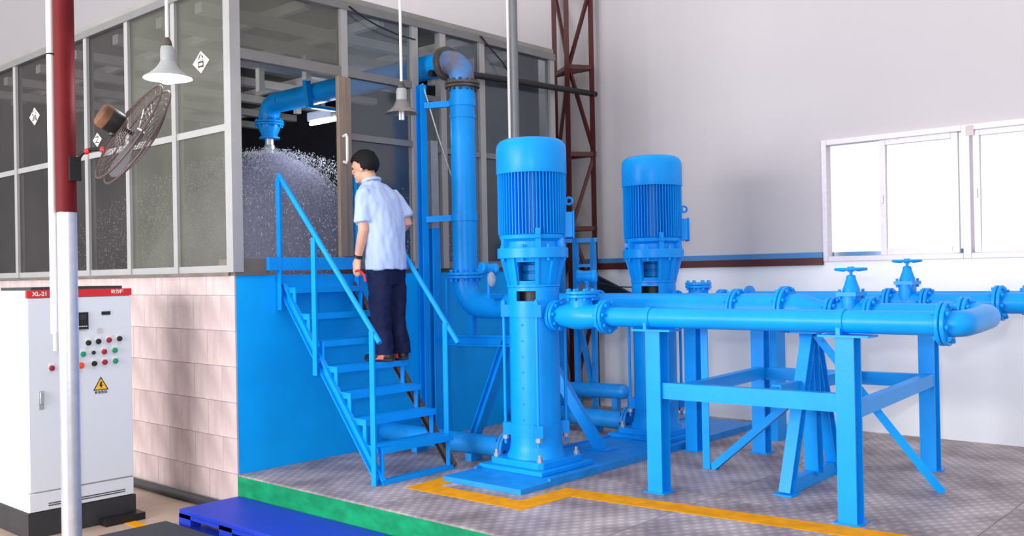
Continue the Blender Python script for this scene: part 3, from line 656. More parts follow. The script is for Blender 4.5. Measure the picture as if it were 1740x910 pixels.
# ================================================================== PIPE STAND
t = thing('pipe_stand', 'light blue welded H-beam stand carrying the front pipe', 'stand', (3.2, 2.1, 0))
LG = ((2.665, 1.36), (3.895, 1.37), (2.57, 2.93), (3.78, 3.02))
for k, (x, y) in enumerate(LG):
    h = 1.018 if k < 2 else 1.068
    MB().hbeam((x, y, 0.006), (x, y, h), 0.105, 0.105, 0.012, up=(0, 1, 0)).build('leg', 'blue', t)
    bx(x-0.075, x+0.075, y-0.07, y+0.07, 0.001, 0.007).build('foot_plate', 'blue', t)
    if k < 2: bx(x-0.14, x+0.14, y-0.075, y+0.075, h, h+0.012).build('saddle_plate', 'blue', t)
    else: bx(x-0.06, x+0.06, Y2-0.06, y+0.06, h, h+0.014).build('saddle_plate', 'blue', t)
for x, y in ((2.60, YP), (3.86, YP)): bx(x-0.012, x+0.012, y-0.07, y+0.07, 1.03, 1.07).build('saddle_gusset', 'blue', t)
MB().channel((2.70, 1.36, 0.645), (3.86, 1.365, 0.655), 0.06, 0.10).build('cross_bar', 'blue', t)
MB().channel((2.62, 2.93, 0.605), (3.73, 3.02, 0.61), 0.06, 0.09).build('cross_bar', 'blue', t)
MB().channel((2.68, 1.42, 0.605), (2.60, 2.88, 0.615), 0.06, 0.085).build('cross_bar', 'blue', t)
MB().channel((3.89, 1.43, 0.605), (3.80, 2.97, 0.625), 0.06, 0.085).build('cross_bar', 'blue', t)
MB().channel((3.34, 1.63, 0.655), (3.30, 2.96, 0.64), 0.06, 0.075).build('cross_bar', 'blue', t)
# A-shaped trestle
t = thing('trestle', 'blue A-shaped trestle standing behind the front leg of the stand', 'trestle', (3.33, 2.1, 0))
MB().hbeam((3.33, 1.76, 0.01), (3.36, 2.06, 0.985), 0.075, 0.075, 0.01, up=(0, 1, 0.3)).build('leg', 'blue', t)
MB().hbeam((3.30, 2.56, 0.01), (3.36, 2.12, 0.985), 0.075, 0.075, 0.01, up=(0, 1, -0.3)).build('leg', 'blue', t)
MB().hbeam((3.32, 2.19, 0.06), (3.345, 2.09, 0.985), 0.09, 0.09, 0.011, up=(0, 1, 0)).build('post', 'blue', t)
MB().channel((3.33, 1.79, 0.045), (3.30, 2.54, 0.045), 0.06, 0.085).build('base_bar', 'blue', t)
bx(3.27, 3.45, 1.97, 2.2, 0.985, 0.998).build('top_plate', 'blue', t); bx(3.31, 3.40, 1.96, 2.06, 0.998, 1.05).build('saddle', 'blue', t)
for y in (1.76, 2.56): bx(3.27, 3.39, y-0.06, y+0.06, 0.001, 0.011).build('foot_plate', 'blue', t)
MB().angle((3.40, 2.07, 0.975), (4.05, 2.39, 0.0), 0.05, 0.05, 0.008).build('diagonal_brace', 'blue', t)
# slim post with brace, rear leg
t = thing('pipe_post', 'slim blue angle post with diagonal brace left of the trestle', 'support', (2.55, 2.17, 0))
MB().angle((2.545, 2.17, 0.001), (2.545, 2.17, 1.16), 0.055, 0.055, 0.008, up=(0, 1, 0)).build('post', 'blue', t)
MB().angle((2.58, 2.18, 0.01), (3.32, 2.18, 0.645), 0.05, 0.05, 0.008).build('diagonal_brace', 'blue', t)
bx(2.49, 2.60, 1.99, 2.20, 1.02, 1.03).build('cleat', 'blue', t)
t = thing('pipe_support', 'short blue H-beam leg beside the rear pump carrying the rear pipe', 'support', (2.13, 2.80, 0))
MB().hbeam((2.36, 2.93, 0.006), (2.36, 2.93, 1.06), 0.1, 0.1, 0.011, up=(0, 1, 0)).build('leg', 'blue', t) if False else MB().hbeam((2.12, 2.70, 0.006), (2.12, 2.70, 1.0), 0.1, 0.1, 0.011, up=(0, 1, 0)).build('leg', 'blue', t)
bx(2.06, 2.18, 2.63, 2.96, 1.0, 1.036).build('top_plate', 'blue', t); bx(2.05, 2.19, 2.63, 2.77, 0.001, 0.007).build('foot_plate', 'blue', t)
# small tube frame behind the pumps
t = thing('tube_frame', 'blue square-tube guard frame in front of the lattice column', 'frame', (0.5, 3.45, 0))
for x, y in ((0.44, 3.40), (0.60, 3.46)): MB().bar((x, y, 0.001), (x, y, 1.72), 0.045, 0.045).build('post', 'blue_dull', t)
MB().bar((0.30, 3.36, 1.70), (0.64, 3.475, 1.70), 0.04, 0.04).build('rail', 'blue_dull', t); MB().bar((0.44, 3.40, 1.46), (0.60, 3.46, 1.46), 0.03, 0.03).build('rail', 'blue_dull', t)
MB().bar((0.44, 3.40, 1.05), (0.62, 3.48, 0.02), 0.04, 0.04).build('diagonal_brace', 'blue_dull', t)
MB().bar((0.30, 3.36, 0.001), (0.30, 3.36, 1.72), 0.05, 0.05).build('post', 'blue_dull', t)
MB().bar((0.10, 3.95, 1.37), (0.72, 3.95, 1.10), 0.05, 0.13).build('belt_cover', 'black', label='black sloping belt against the white wall behind the front check valve', cat='belt')
MB().tube([(0.62, 3.46, 1.30), (0.87, 3.3, 1.285), (1.03, 3.2, 1.265), (1.22, 3.1, 1.262), (1.42, 2.99, 1.262)], 0.005, 8).build('cable', 'black', label='thin black cable running to the rear pump collar from the guard frame', cat='cable')
# transmitters
def transmitter(x, y, zb, zt, label, ax, wrap=False):
    t = thing('pressure_transmitter', label, 'transmitter', (x, y, zb), 'pressure transmitters')
    MB().cyl((x, y, zb), (x, y, zt-0.03), 0.014, 10).build('stem', 'blue', t)
    d = Vector(ax).normalized()
    MB().lathe(V(x, y, zt)-d*0.075, d, [(0.042, 0), (0.05, 0.008), (0.05, 0.03), (0.044, 0.035), (0.044, 0.115), (0.05, 0.12), (0.05, 0.142), (0.042, 0.15)], 28).build('housing', 'blue', t)
    MB().cyl((x, y, zt-0.045), (x, y, zt), 0.03, 14).build('neck', 'blue', t)
    a, b, _ = frame(d); MB().cyl(V(x, y, zt-0.01), V(x, y, zt-0.01)+a*0.075-V(0,0,0.05), 0.012, 8).build('cable_gland', 'galv', t)
    if wrap: MB().ell((x+0.06, y-0.03, zt-0.085), 0.035, 0.035, 0.06, 10, 8).build('plastic_wrap', 'plastic_bag', t)
    return t
transmitter(1.78, 1.80, 1.22, 1.365, 'blue pressure transmitter head behind the front check valve', (0.9, 0.45, 0))
bx(1.75, 1.81, 1.76, 1.92, 1.19, 1.222).build('bracket', 'blue', bpy.data.objects['header_pipe'])
transmitter(0.80, 1.80, 1.23, 1.44, 'blue pressure transmitter with plastic wrap left of the front pump', (-0.3, -1, 0.1), True)
bx(0.76, 0.84, 1.77, 1.94, 1.20, 1.232).build('bracket', 'blue', bpy.data.objects['header_pipe'])

# ================================================================== STAIRS
t = thing('staircase', 'steep blue steel stair with open risers leading to the sliding door', 'stair', (0.6, 0.75, 0))
fx = [1.112, 0.942, 0.782, 0.636, 0.487, 0.326, 0.160]; fz = [0.250, 0.422, 0.592, 0.765, 0.942, 1.133, 1.325]
YA, YB = 0.405, 1.065
for i in range(7):
    tr = bx(fx[i]-0.20, fx[i], YA, YB, fz[i]-0.008, fz[i]).box(fx[i]-0.008, fx[i], YA, YB, fz[i]-0.042, fz[i]-0.008).build('tread', 'blue', t)
    zl = 0.0 if i == 0 else fz[i-1]
    for y in (YA+0.02, YB-0.02):
        MB().angle((fx[i]-0.02, y, zl), (fx[i]-0.02, y, fz[i]-0.009), 0.036, 0.036, 0.007, up=(0, 1, 0)).build('riser_bar', 'blue', tr)
        MB().bar((fx[i]-0.18, y, fz[i]-0.026), (fx[i]-0.009, y, fz[i]-0.026), 0.03, 0.034).build('tread_bearer', 'blue', tr)
for y, m in ((YA-0.004, 'blue'), (YB+0.004, 'rust_grey')):
    MB().channel((1.10, y, 0.01), (0.0, y, 1.335), 0.035, 0.075).build('stringer', m, t)
bx(1.075, 1.115, YA, YB, 0.001, 0.035).build('bottom_bar', 'blue', t)
def post(x, y, z0, z1): MB().angle((x, y, z0), (x, y, z1), 0.046, 0.046, 0.008, up=(0, 1, 0)).build('handrail_post', 'blue', t)
post(1.075, 0.375, 0.001, 1.03); post(0.45, 0.375, 0.70, 1.68); post(0.03, 0.375, 1.16, 2.14)
post(1.035, 1.095, 0.22, 1.05); post(0.04, 1.095, 1.20, 2.2)
MB().cyl((0.015, 0.375, 2.165), (1.135, 0.375, 0.955), 0.019, 12).build('handrail', 'blue', t)
MB().cyl((0.02, 1.095, 2.225), (1.15, 1.095, 0.905), 0.019, 12).build('handrail', 'blue', t)

# ================================================================== CONTROL CABINET
CX, CY0, CY1 = -0.47, -1.24, -0.535
t = thing('control_cabinet', 'white electrical control cabinet with red title band and push buttons', 'cabinet', (-0.75, -0.9, FZ))
bx(CX-0.60, CX+0.005, CY0-0.01, CY1+0.01, FZ, -0.105).build('plinth', 'dark_metal', t)
bx(CX-0.02, CX+0.10, CY1-0.25, CY1+0.03, FZ, FZ+0.05).build('plinth_foot', 'black', t)
bx(CX-0.58, CX-0.015, CY0, CY1, -0.105, 1.345).build('body', 'cab_side', t, bevel=0.006)
bx(CX-0.56, CX-0.05, CY0+0.05, CY1-0.04, 1.345, 1.365).build('roof_panel', 'dark_metal', t)
bx(CX-0.015, CX, CY0+0.002, CY1-0.002, -0.10, 0.02).build('lower_panel', 'cab', t, bevel=0.003)
dm = bx(CX-0.015, CX+0.006, CY0+0.004, CY1-0.004, 0.028, 1.293).build('door', 'cab', t, bevel=0.004)
bx(CX-0.015, CX+0.010, CY0, CY1, 1.298, 1.345).build('title_band', 'red_band', t)
RY, UZ = (0, 1, 0), (0, 0, 1)
text('lettering', 'XL-21', 0.038, 'white', t, (CX+0.0105, -1.158, 1.321), RY, UZ)
text('lettering', '动力柜', 0.030, 'white', t, (CX+0.0105, -0.638, 1.323), RY, UZ)
X0 = CX+0.006
bx(X0, X0+0.012, -0.925, -0.845, 1.075, 1.19).build('drive_keypad', 'black', dm)
for k in range(5): MB().cyl((X0+0.012, -0.91+0.013*k, 1.095), (X0+0.014, -0.91+0.013*k, 1.095), 0.004, 6).build('key', 'white', dm)
bx(X0+0.012, X0+0.014, -0.908, -0.862, 1.14, 1.175).build('screen', 'dark_metal', dm)
bx(X0, X0+0.006, -0.75, -0.69, 1.166, 1.19).build('meter', 'black', dm)
MB().cyl((X0, -0.767, 1.06), (X0+0.004, -0.767, 1.06), 0.02, 16).build('blank_plug', 'cab_side', dm)
def button(y, z, m, plate='white', r=0.0155, sel=False):
    p = bx(X0, X0+0.003, y-0.017, y+0.017, z-0.022, z+0.028).build('button_plate', plate if plate else 'cab', dm)
    bx(X0+0.003, X0+0.0035, y-0.015, y+0.015, z+0.014, z+0.026).build('legend', 'black', p) if False else None
    MB().lathe((X0+0.002, y, z-0.004), (1, 0, 0), [(r+0.003, 0), (r+0.003, 0.008), (r, 0.009), (r*0.95, 0.018), (0, 0.02)], 16).build('push_button', m, p)
for y, z, m in ((-0.845, 0.985, 'black'), (-0.776, 0.990, 'black'), (-0.702, 0.995, 'btn_red'), (-0.628, 1.0, 'black'), (-0.882, 0.911, 'btn_green'), (-0.737, 0.917, 'btn_red'), (-0.662, 0.922, 'btn_green'),
                (-0.807, 0.841, 'black'), (-0.734, 0.845, 'btn_red'), (-0.659, 0.848, 'btn_green'), (-1.089, 0.834, 'btn_red')): button(y, z, m)
MB().lathe((X0, -0.81, 0.912), (1, 0, 0), [(0.013, 0), (0.013, 0.01), (0.008, 0.014)], 14).build('selector_knob', 'black', dm)
MB().lathe((X0, -0.903, 0.833), (1, 0, 0), [(0.012, 0), (0.012, 0.012), (0.022, 0.014), (0.022, 0.024), (0.0, 0.03)], 18).build('emergency_stop', 'orange', dm)
hb = bx(X0, X0+0.006, -1.175, -1.142, 0.565, 0.685).build('handle_base', 'galv', dm, bevel=0.003)
bx(X0+0.006, X0+0.02, -1.170, -1.147, 0.60, 0.68).build('door_handle', 'galv', dm, bevel=0.004)
def tri(r, x, m, name, zc=0.682, yc=-0.762):
    MB().prism((x, yc, zc), (x+0.0012, yc, zc), [(r*math.cos(PI/2+2*PI*k/3), r*math.sin(PI/2+2*PI*k/3)) for k in range(3)], up=(0, 0, 1)).build(name, m, dm)
tri(0.062, X0, 'black', 'sign_border'); tri(0.049, X0+0.0012, 'warn_yellow', 'sign_face')
bolt = [(-0.002, 0.030), (0.010, 0.030), (0.004, 0.008), (0.014, 0.008), (-0.004, -0.022), (-0.001, -0.002), (-0.012, -0.002)]
MB().add([(X0+0.0028, -0.762+a, 0.680+b) for a, b in bolt], [tuple(range(7))]).build('lightning_bolt', 'black', dm)
text('lettering', '有电危险', 0.022, 'dark_metal', dm, (X0+0.0006, -0.762, 0.636), RY, UZ, 0.0005)
for k in range(2): bx(CX, CX+0.003, -1.12, -0.60, -0.075+0.014*k, -0.069+0.014*k).build('vent_slot', 'dark_metal', t)

# ================================================================== STEEL COLUMN, FAN, LAMPS
KX, KY = 0.405, -1.345
t = thing('steel_column', 'round steel column painted red above and silver below, left foreground', 'column', (KX, KY, FZ))
MB().cyl((KX, KY, FZ), (KX, KY, 1.80), 0.054, 32).build('lower_shaft', 'silver_paint', t)
MB().cyl((KX, KY, 1.80), (KX, KY, 6.4), 0.055, 32).build('upper_shaft', 'red_paint', t)
bx(KX-0.12, KX+0.12, KY-0.12, KY+0.12, FZ, FZ+0.015).build('base_plate', 'silver_paint', t)
t = thing('conduit', 'white plastic conduit strapped beside the red column', 'conduit', (0.33, -1.41, 1.0))
KU, KW = KX-0.058, KY-0.056
MB().cyl((KU, KW, 1.10), (KU, KW, 6.4), 0.0205, 16).build('tube', 'pvc', t); MB().cyl((KU+0.005, KW+0.005, 1.0), (KU+0.005, KW+0.005, 1.11), 0.016, 12).build('tube_end', 'cab_side', t)
for z in (2.72, 4.0): MB().torus((KU, KW, z), (0, 0, 1), 0.022, 0.005, 20, 6).bar((KU, KW, z), (KX-0.03, KY-0.03, z), 0.012, 0.012).build('strap', 'dark_metal', t)
# fan
FC = V(0.721, -1.071, 2.232); AX = (0.54*F_ + 0.84*(0.81*R_ - 0.585*U_)).normalized(); FR = 0.32
t = thing('wall_fan', 'large rusty industrial fan with wire cage on the red column', 'fan', (FC.x, FC.y, 1.95))
fa, fb2, _ = frame(AX)
cg = MB()
for r, h in ((FR, 0.0), (FR, -0.055)): cg.torus(FC+AX*h, AX, r, 0.0062, 56, 6)
for k in range(9): 
    r = 0.04+0.03*k
    cg.torus(FC+AX*(0.075*(1-(r/FR)**2)), AX, r, 0.0016, 48, 4); cg.torus(FC-AX*(0.055+0.06*(1-(r/FR)**2)), AX, r, 0.0016, 48, 4)
for k in range(56):
    a = 2*PI*k/56; e = fa*math.cos(a)+fb2*math.sin(a)
    cg.tube([FC+e*r+AX*(0.075*(1-(r/FR)**2)) for r in (0.03, 0.12, 0.22, FR)], 0.0014, 4, cap=False)
    cg.tube([FC+e*r-AX*(0.055+0.06*(1-(r/FR)**2)) for r in (0.06, 0.14, 0.22, FR)], 0.0014, 4, cap=False)
cg.build('wire_cage', 'wire', t)
mo = MB().lathe(FC-AX*0.235, AX, [(0.055, 0), (0.066, 0.012), (0.07, 0.03), (0.07, 0.12), (0.06, 0.14), (0.03, 0.15), (0.014, 0.16), (0.014, 0.23)], 28).build('motor', 'black', t)
MB().lathe(FC-AX*0.237, AX, [(0.057, 0), (0.068, 0.010), (0.072, 0.03), (0.072, 0.05)], 28).build('motor_cover', 'rust', mo)
MB().lathe(FC-AX*0.03, AX, [(0.045, 0), (0.05, 0.02), (0.045, 0.05), (0.0, 0.06)], 24).build('hub', 'blade', t)
for k in range(3):
    a = 2*PI*k/3+0.75; e = fa*math.cos(a)+fb2*math.sin(a); g = fa*math.cos(a+PI/2)+fb2*math.sin(a+PI/2)
    def bp(r, q, s): return FC + e*r + g*q + AX*(s - q*0.35)
    top = [bp(0.03, -0.02, 0), bp(0.14, -0.075, 0), bp(0.25, -0.085, 0), bp(0.275, -0.02, 0), bp(0.26, 0.05, 0), bp(0.14, 0.05, 0), bp(0.03, 0.02, 0)]
    bot = [p - AX*0.004 for p in top]; n = 7
    MB().add(top+bot, [tuple(range(n)), tuple(reversed(range(n, 2*n)))] + [(i, (i+1) % n, n+(i+1) % n, n+i) for i in range(n)]).build('blade', 'blade', t)
ap = [V(KX+0.055, KY+0.035, 2.09), V(0.475, -1.285, 2.14), V(0.52, -1.245, 2.165), V(0.575, -1.195, 2.16), FC-AX*0.15-V(0,0,0.075)]
ar = MB().tube(ap, 0.012, 10).build('arm', 'black', t)
for p, q in ((ap[1], ap[2]), (ap[2], ap[3])): MB().cyl(p.lerp(q, 0.35 if p == ap[1] else 0.7), p.lerp(q, 0.75 if p == ap[1] else 1.0), 0.0165, 12).build('tape_band', 'tape', ar)
MB().cyl(FC-AX*0.15-V(0,0,0.08), FC-AX*0.15-V(0,0,0.05), 0.03, 12).build('swivel', 'black', t)
bx(KX+0.04, KX+0.075, KY-0.01, KY+0.055, 1.98, 2.12).build('bracket', 'black', t)
# pendant lamps
def pendant(p, dia, lit, label):
    x, y, z = p; t = thing('pendant_lamp', label, 'lamp', (x, y, z), 'pendant lamps'); r = dia/2
    MB().cyl((x, y, z+0.21), (x, y, 6.4), 0.011, 10).build('rod', 'pvc', t)
    MB().lathe((x, y, z+0.20), (0, 0, 1), [(0.03, 0), (0.024, 0.03), (0.012, 0.05)], 16).build('cap', 'rust_grey', t)
    MB().lathe((x, y, z+0.10), (0, 0, 1), [(0.042, 0), (0.042, 0.075), (0.036, 0.095), (0.02, 0.10)], 20).build('socket', 'lampshade', t)
    MB().lathe((x, y, z), (0, 0, 1), [(r, 0.0), (r*0.98, 0.006), (r*0.75, 0.026), (r*0.5, 0.058), (0.052, 0.085), (0.043, 0.105), (0.041, 0.10), (0.05, 0.08), (r*0.49, 0.053), (r*0.74, 0.021), (r*0.97, 0.002)], 36, close=False).build('shade', 'lampshade' if lit else 'lampshade_old', t)
    if lit: MB().ell((x, y, z+0.015), 0.062, 0.062, 0.05, 18, 10).build('bulb', 'bulb_on', t)
    else:
        b = MB()
        for k in range(3): a = k*2.1; b.cyl((x+.014*math.cos(a), y+.014*math.sin(a), z-0.05), (x+.014*math.cos(a), y+.014*math.sin(a), z+0.10), 0.010, 8)
        b.build('bulb', 'bulb_off', t)
    if lit:
        l = bpy.data.lights.new('pendant_light', 'POINT'); l.energy = 24; l.shadow_soft_size = 0.05; l.color = (0.95, 0.97, 1)
        q = bpy.data.objects.new('bulb_light', l); COL.objects.link(q); q.parent = t; q.location = (0, 0, -0.06)
    return t
pendant((0.579, -0.798, 2.63), 0.29, True, 'lit white pendant lamp hanging in front of the fan')
pendant((0.45, 1.22, 2.66), 0.255, False, 'unlit grey pendant lamp hanging in front of the glazed wall')
# roof beams carrying rods
for y, lb in ((-0.798, 'grey roof beam above the lit lamp'), (1.22, 'grey roof beam above the unlit lamp')):
    MB().hbeam((-6, y, 6.46), (8, y, 6.46), 0.1, 0.12).build('roof_beam', 'alu_dark', label=lb, cat='beam')
# grey pole with conduit behind the front pump
GX, GY = 0.63, 2.35
t = thing('grey_pole', 'grey steel pole rising behind the front pump', 'pole', (GX, GY, 0))
MB().cyl((GX, GY, 0.0), (GX, GY, 6.4), 0.034, 20).build('shaft', 'grey_pipe', t); bx(GX-.08, GX+.08, GY-.08, GY+.08, 0.0, 0.012).build('base_plate', 'grey_pipe', t)
t = thing('conduit', 'thin white conduit strapped to the grey pole', 'conduit', (GX-.05, GY-.04, 0))
MB().cyl((GX-0.036, GY-0.032, 0.0), (GX-0.036, GY-0.032, 6.4), 0.013, 12).build('tube', 'pvc', t)
for z in (2.1, 4.0): MB().torus((GX-0.036, GY-0.032, z), (0, 0, 1), 0.014, 0.004, 16, 6).build('strap', 'dark_metal', t)
# maroon lattice column
t = thing('lattice_column', 'maroon steel lattice column against the back wall', 'column', (-0.16, 4.12, FZ))
cn = [(-0.40, 4.20), (0.09, 4.20), (-0.06, 3.98)]
for x, y in cn: MB().angle((x, y, FZ), (x, y, 6.9), 0.06, 0.06, 0.008, up=(0, 1, 0)).build('chord', 'maroon', t)
zz = [0.2, 1.1, 1.85, 2.62, 3.52, 4.4, 5.3, 6.2]
for i, z in enumerate(zz):
    for (a, b) in ((0, 2), (2, 1), (0, 1)):
        MB().bar((*cn[a], z), (*cn[b], z), 0.04, 0.045).build('tie', 'maroon', t)
    if i+1 < len(zz):
        z2 = zz[i+1]
        for (a, b) in (((0, 2), (1, 2)) if i % 2 else ((2, 0), (2, 1))):
            MB().bar((*cn[a], z), (*cn[b], z2), 0.032, 0.032).build('diagonal', 'maroon', t)
# ================================================================== PALLET, MAT, PIPE ON FLOOR, SIGNS
t = thing('pallet', 'blue plastic pallet used as a step in front of the green edge', 'pallet', (0.9, -0.25, FZ))
PT = -0.145
bx(0.03, 2.2, -0.47, -0.012, PT-0.03, PT).build('deck', 'pallet', t, bevel=0.004)
for y in (-0.43, -0.24, -0.05):
    for x in (0.10, 0.60, 1.12, 1.64, 2.12): bx(x-0.075, x+0.075, y-0.04, y+0.036, FZ+0.02, PT-0.03).build('block', 'pallet', t)
    bx(0.03, 2.2, y-0.04, y+0.036, FZ, FZ+0.02).build('runner', 'pallet', t)
bx(0.03, 2.2, -0.47, -0.455, PT-0.055, PT-0.03).build('lip', 'pallet', t)
bx(-0.05, 2.4, -1.05, -0.52, FZ+0.001, FZ+0.045).build('rubber_mat', 'rubber', label='dark grey rubber mat on the floor in front of the blue pallet', cat='mat', bevel=0.01)
t = struct('trim_4', (-0.1, -0.6, FZ))
bx(-0.45, -0.10, -0.66, -0.58, FZ+0.0005, FZ+0.003).build('marking_line', 'yellow', t); bx(-0.18, -0.10, -2.6, -0.66, FZ+0.0005, FZ+0.003).build('marking_line', 'yellow', t)
MB().tube([(-2.6, -0.06, FZ+0.035), (-0.9, -0.05, FZ+0.035), (-0.02, -0.04, FZ+0.035)], 0.034, 14).build('floor_pipe', 'dark_metal', label='dark pipe lying along the foot of the tiled wall', cat='pipe')
def sign(x, z, ch, h, label, rot=PI/4):
    t = thing('diamond_sign', label, 'sign', (x, -0.001, z-h/2), 'diamond character signs')
    r = h/2
    MB().prism((x, 0.0095, z), (x, 0.006, z), [(1.4*r, 0), (0, r), (-1.4*r, 0), (0, -r)], up=(0, 0, 1)).build('board', 'white', t)
    text('lettering', ch, h*0.68, 'sign_ink', t, (x, 0.0055, z), (1, 0, 0), (0, 0, 1), 0.0004)
sign(-0.415, 3.015, '台', 0.165, 'white diamond sign on the pane nearest the corner post')
sign(-3.44, 2.985, '流', 0.17, 'white diamond sign on the pane left of the red column')
sign(-2.13, 2.62, '之', 0.12, 'small white diamond sign on the glass just left of the fan motor')
# ================================================================== PERSON
from mathutils import noise as mnoise
def solid(name, mb, m, parent, vox, it=4, fac=0.5, fold=0, fs=(10, 10, 4)):
    me = mb.mesh(name, ORG[parent], 0); o = bpy.data.objects.new('tmp', me); COL.objects.link(o)
    r = o.modifiers.new('r', 'REMESH'); r.mode = 'VOXEL'; r.voxel_size = vox
    if it: s_ = o.modifiers.new('s', 'SMOOTH'); s_.iterations = it; s_.factor = fac
    dg = bpy.context.evaluated_depsgraph_get(); m2 = bpy.data.meshes.new_from_object(o.evaluated_get(dg)); bpy.data.objects.remove(o)
    if fold:
        co = [v.co + v.normal*fold*(mnoise.noise(V(v.co.x*fs[0], v.co.y*fs[1], v.co.z*fs[2])) + 0.5*mnoise.noise(V(v.co.x*fs[0]*2.1+3, v.co.y*fs[1]*2.1, v.co.z*fs[2]*2.6))) for v in m2.vertices]
        for v, c_ in zip(m2.vertices, co): v.co = c_
    m2.name = name; m2.materials.clear(); m2.shade_smooth()
    return link(name, m2, m, parent, V(0,0,0), ORG[parent])
def loft(mb, secs, n=20):      # secs: (center, half a, half b, axis a, axis b)
    vs = []; fs = []
    for (c, ha, hb, a, b) in secs:
        for k in range(n):
            t_ = 2*PI*k/n; vs.append(Vector(c) + Vector(a)*ha*math.cos(t_) + Vector(b)*hb*math.sin(t_))
    m_ = len(secs)
    for i in range(m_-1):
        for k in range(n): fs.append((i*n+k, i*n+(k+1) % n, (i+1)*n+(k+1) % n, (i+1)*n+k))
    fs += [tuple(reversed(range(n))), tuple(range((m_-1)*n, m_*n))]
    return mb.add(vs, fs)
XA, YA_ = V(1,0,0), V(0,1,0)
pr = thing('person', 'man in pale blue short-sleeved shirt and dark jeans standing on the stair', 'person', (0.55, 0.94, 0.765))
hd = V(0.335, 0.925, 2.228)
fw = V(-0.90, -0.40, -0.17).normalized(); lf = V(0,0,1).cross(fw).normalized(); up_ = fw.cross(lf).normalized()
def H(a, b, c): return hd + fw*a + lf*b + up_*c       # head-local: forward, left, up
RM = Matrix((fw, lf, up_)).transposed()
body = MB()
body.ell(H(-0.008, 0, 0.02), 0.094, 0.076, 0.09, 24, 16, RM)          # skull
body.ell(H(0.028, 0, -0.045), 0.060, 0.056, 0.068, 20, 14, RM)        # face and jaw
body.ell(H(0.060, 0, -0.092), 0.026, 0.030, 0.020, 14, 10, RM)        # chin
loft(body, [(H(0.085, 0, 0.015), 0.006, 0.008, up_, lf), (H(0.102, 0, -0.018), 0.009, 0.014, up_, lf), (H(0.088, 0, -0.034), 0.008, 0.016, up_, lf)], 10)   # nose
body.ell(H(0.080, 0, -0.060), 0.010, 0.024, 0.009, 12, 8, RM)         # lips
body.ell(H(0.074, 0, 0.022), 0.016, 0.050, 0.010, 12, 8, RM)          # brow
for s in (-1, 1): body.ell(H(-0.012, s*0.078, -0.012), 0.020, 0.010, 0.032, 14, 10, RM)   # ears
body.tube([H(-0.02, 0, -0.04), (0.385, 0.945, 2.12), (0.43, 0.95, 2.04)], [0.055, 0.057, 0.066], 18)
loft(body, [((0.545, 0.95, 1.38), .10, .145, XA, YA_), ((0.535, 0.95, 1.52), .10, .145, XA, YA_), ((0.515, 0.95, 1.75), .105, .155, XA, YA_), ((0.475, 0.95, 1.95), .10, .17, XA, YA_), ((0.44, 0.95, 2.05), .065, .12, XA, YA_)], 20)
LS, LE, LW = V(0.478, 0.800, 2.0), V(0.522, 0.758, 1.735), V(0.455, 0.755, 1.535)
RS, RE, RW = V(0.478, 1.095, 2.005), V(0.565, 1.150, 1.79), V(0.40, 1.145, 1.71)
for a_, e_, w_ in ((LS, LE, LW), (RS, RE, RW)):
    body.tube([a_, a_.lerp(e_, .5), e_, e_.lerp(w_, .35), w_], [0.055, 0.05, 0.041, 0.039, 0.027], 16)
def hand(wr, d, side, thumb):
    d = d.normalized(); th = (thumb - d*thumb.dot(d)).normalized(); nm = d.cross(th)
    loft(body, [(wr, .026, .019, th, nm), (wr+d*.03, .032, .018, th, nm), (wr+d*.075, .039, .015, th, nm), (wr+d*.09, .036, .012, th, nm)], 14)
    for k, (q, L) in enumerate(((.028, .062), (.0095, .07), (-.0095, .065), (-.028, .05))):
        b0 = wr + d*.08 + th*q; c_ = nm*side
        body.tube([b0, b0+d*L*.42+c_*.004, b0+d*L*.75+c_*.014, b0+d*L*.92+c_*.028], [.0092, .0088, .008, .0066], 8)
    b0 = wr + d*.025 + th*.026
    body.tube([b0, b0+d*.028+th*.018+nm*side*.008, b0+d*.058+th*.016+nm*side*.02], [.012, .0105, .008], 8)
hand(LW, V(-0.20, -0.02, -1), 1, V(-1, -0.1, 0)); hand(RW, V(-1, -0.1, 0.05), 1, V(0, 0, 1))
for y_ in (0.868, 1.022):
    body.tube([(0.54, y_+(0.01 if y_ < .95 else -.01), 1.42), (0.555, y_, 1.16), (0.60, y_, 0.86), (0.60, y_, 0.80)], [0.075, 0.055, 0.036, 0.034], 14)
bd = solid('body', body, 'skin', pr, 0.0055, 2)
# hair
hb_ = MB(); n, m_ = 36, 22; vs = []; fs = []
hc = H(-0.014, 0, 0.026)
rr = random.Random(5)
for i in range(m_+1):
    ph = PI*i/m_ - PI/2
    for k in range(n):
        t_ = 2*PI*k/n; p = V(math.cos(ph)*math.cos(t_), math.cos(ph)*math.sin(t_), math.sin(ph)); j = 1+rr.uniform(-.035, .035)+(0.03 if math.sin(ph) > 0.6 else 0)
        vs.append(hc + RM @ V(p.x*0.103*j, p.y*0.084*j, p.z*0.096*j))
def keep(i, k):
    ph = PI*(i+.5)/m_ - PI/2; t_ = 2*PI*(k+.5)/n; x_, z_ = math.cos(ph)*math.cos(t_), math.sin(ph)
    if x_ > 0.62: return z_ > 0.30
    if x_ > 0.02: return z_ > 0.02 + 0.50*x_
    return z_ > -0.50 - 0.22*abs(x_)
for i in range(m_):
    for k in range(n):
        if keep(i, k): fs.append((i*n+k, i*n+(k+1) % n, (i+1)*n+(k+1) % n, (i+1)*n+k))
hb_.add(vs, fs); hh = hb_.build('hair', 'hair', pr, smooth=60); so = hh.modifiers.new('solid', 'SOLIDIFY'); so.thickness = 0.012; so.offset = -1
for s in (-1, 1): MB().ell(H(0.073, s*0.030, 0.002), 0.008, 0.013, 0.006, 10, 8, RM).build('eye', 'black', bd)
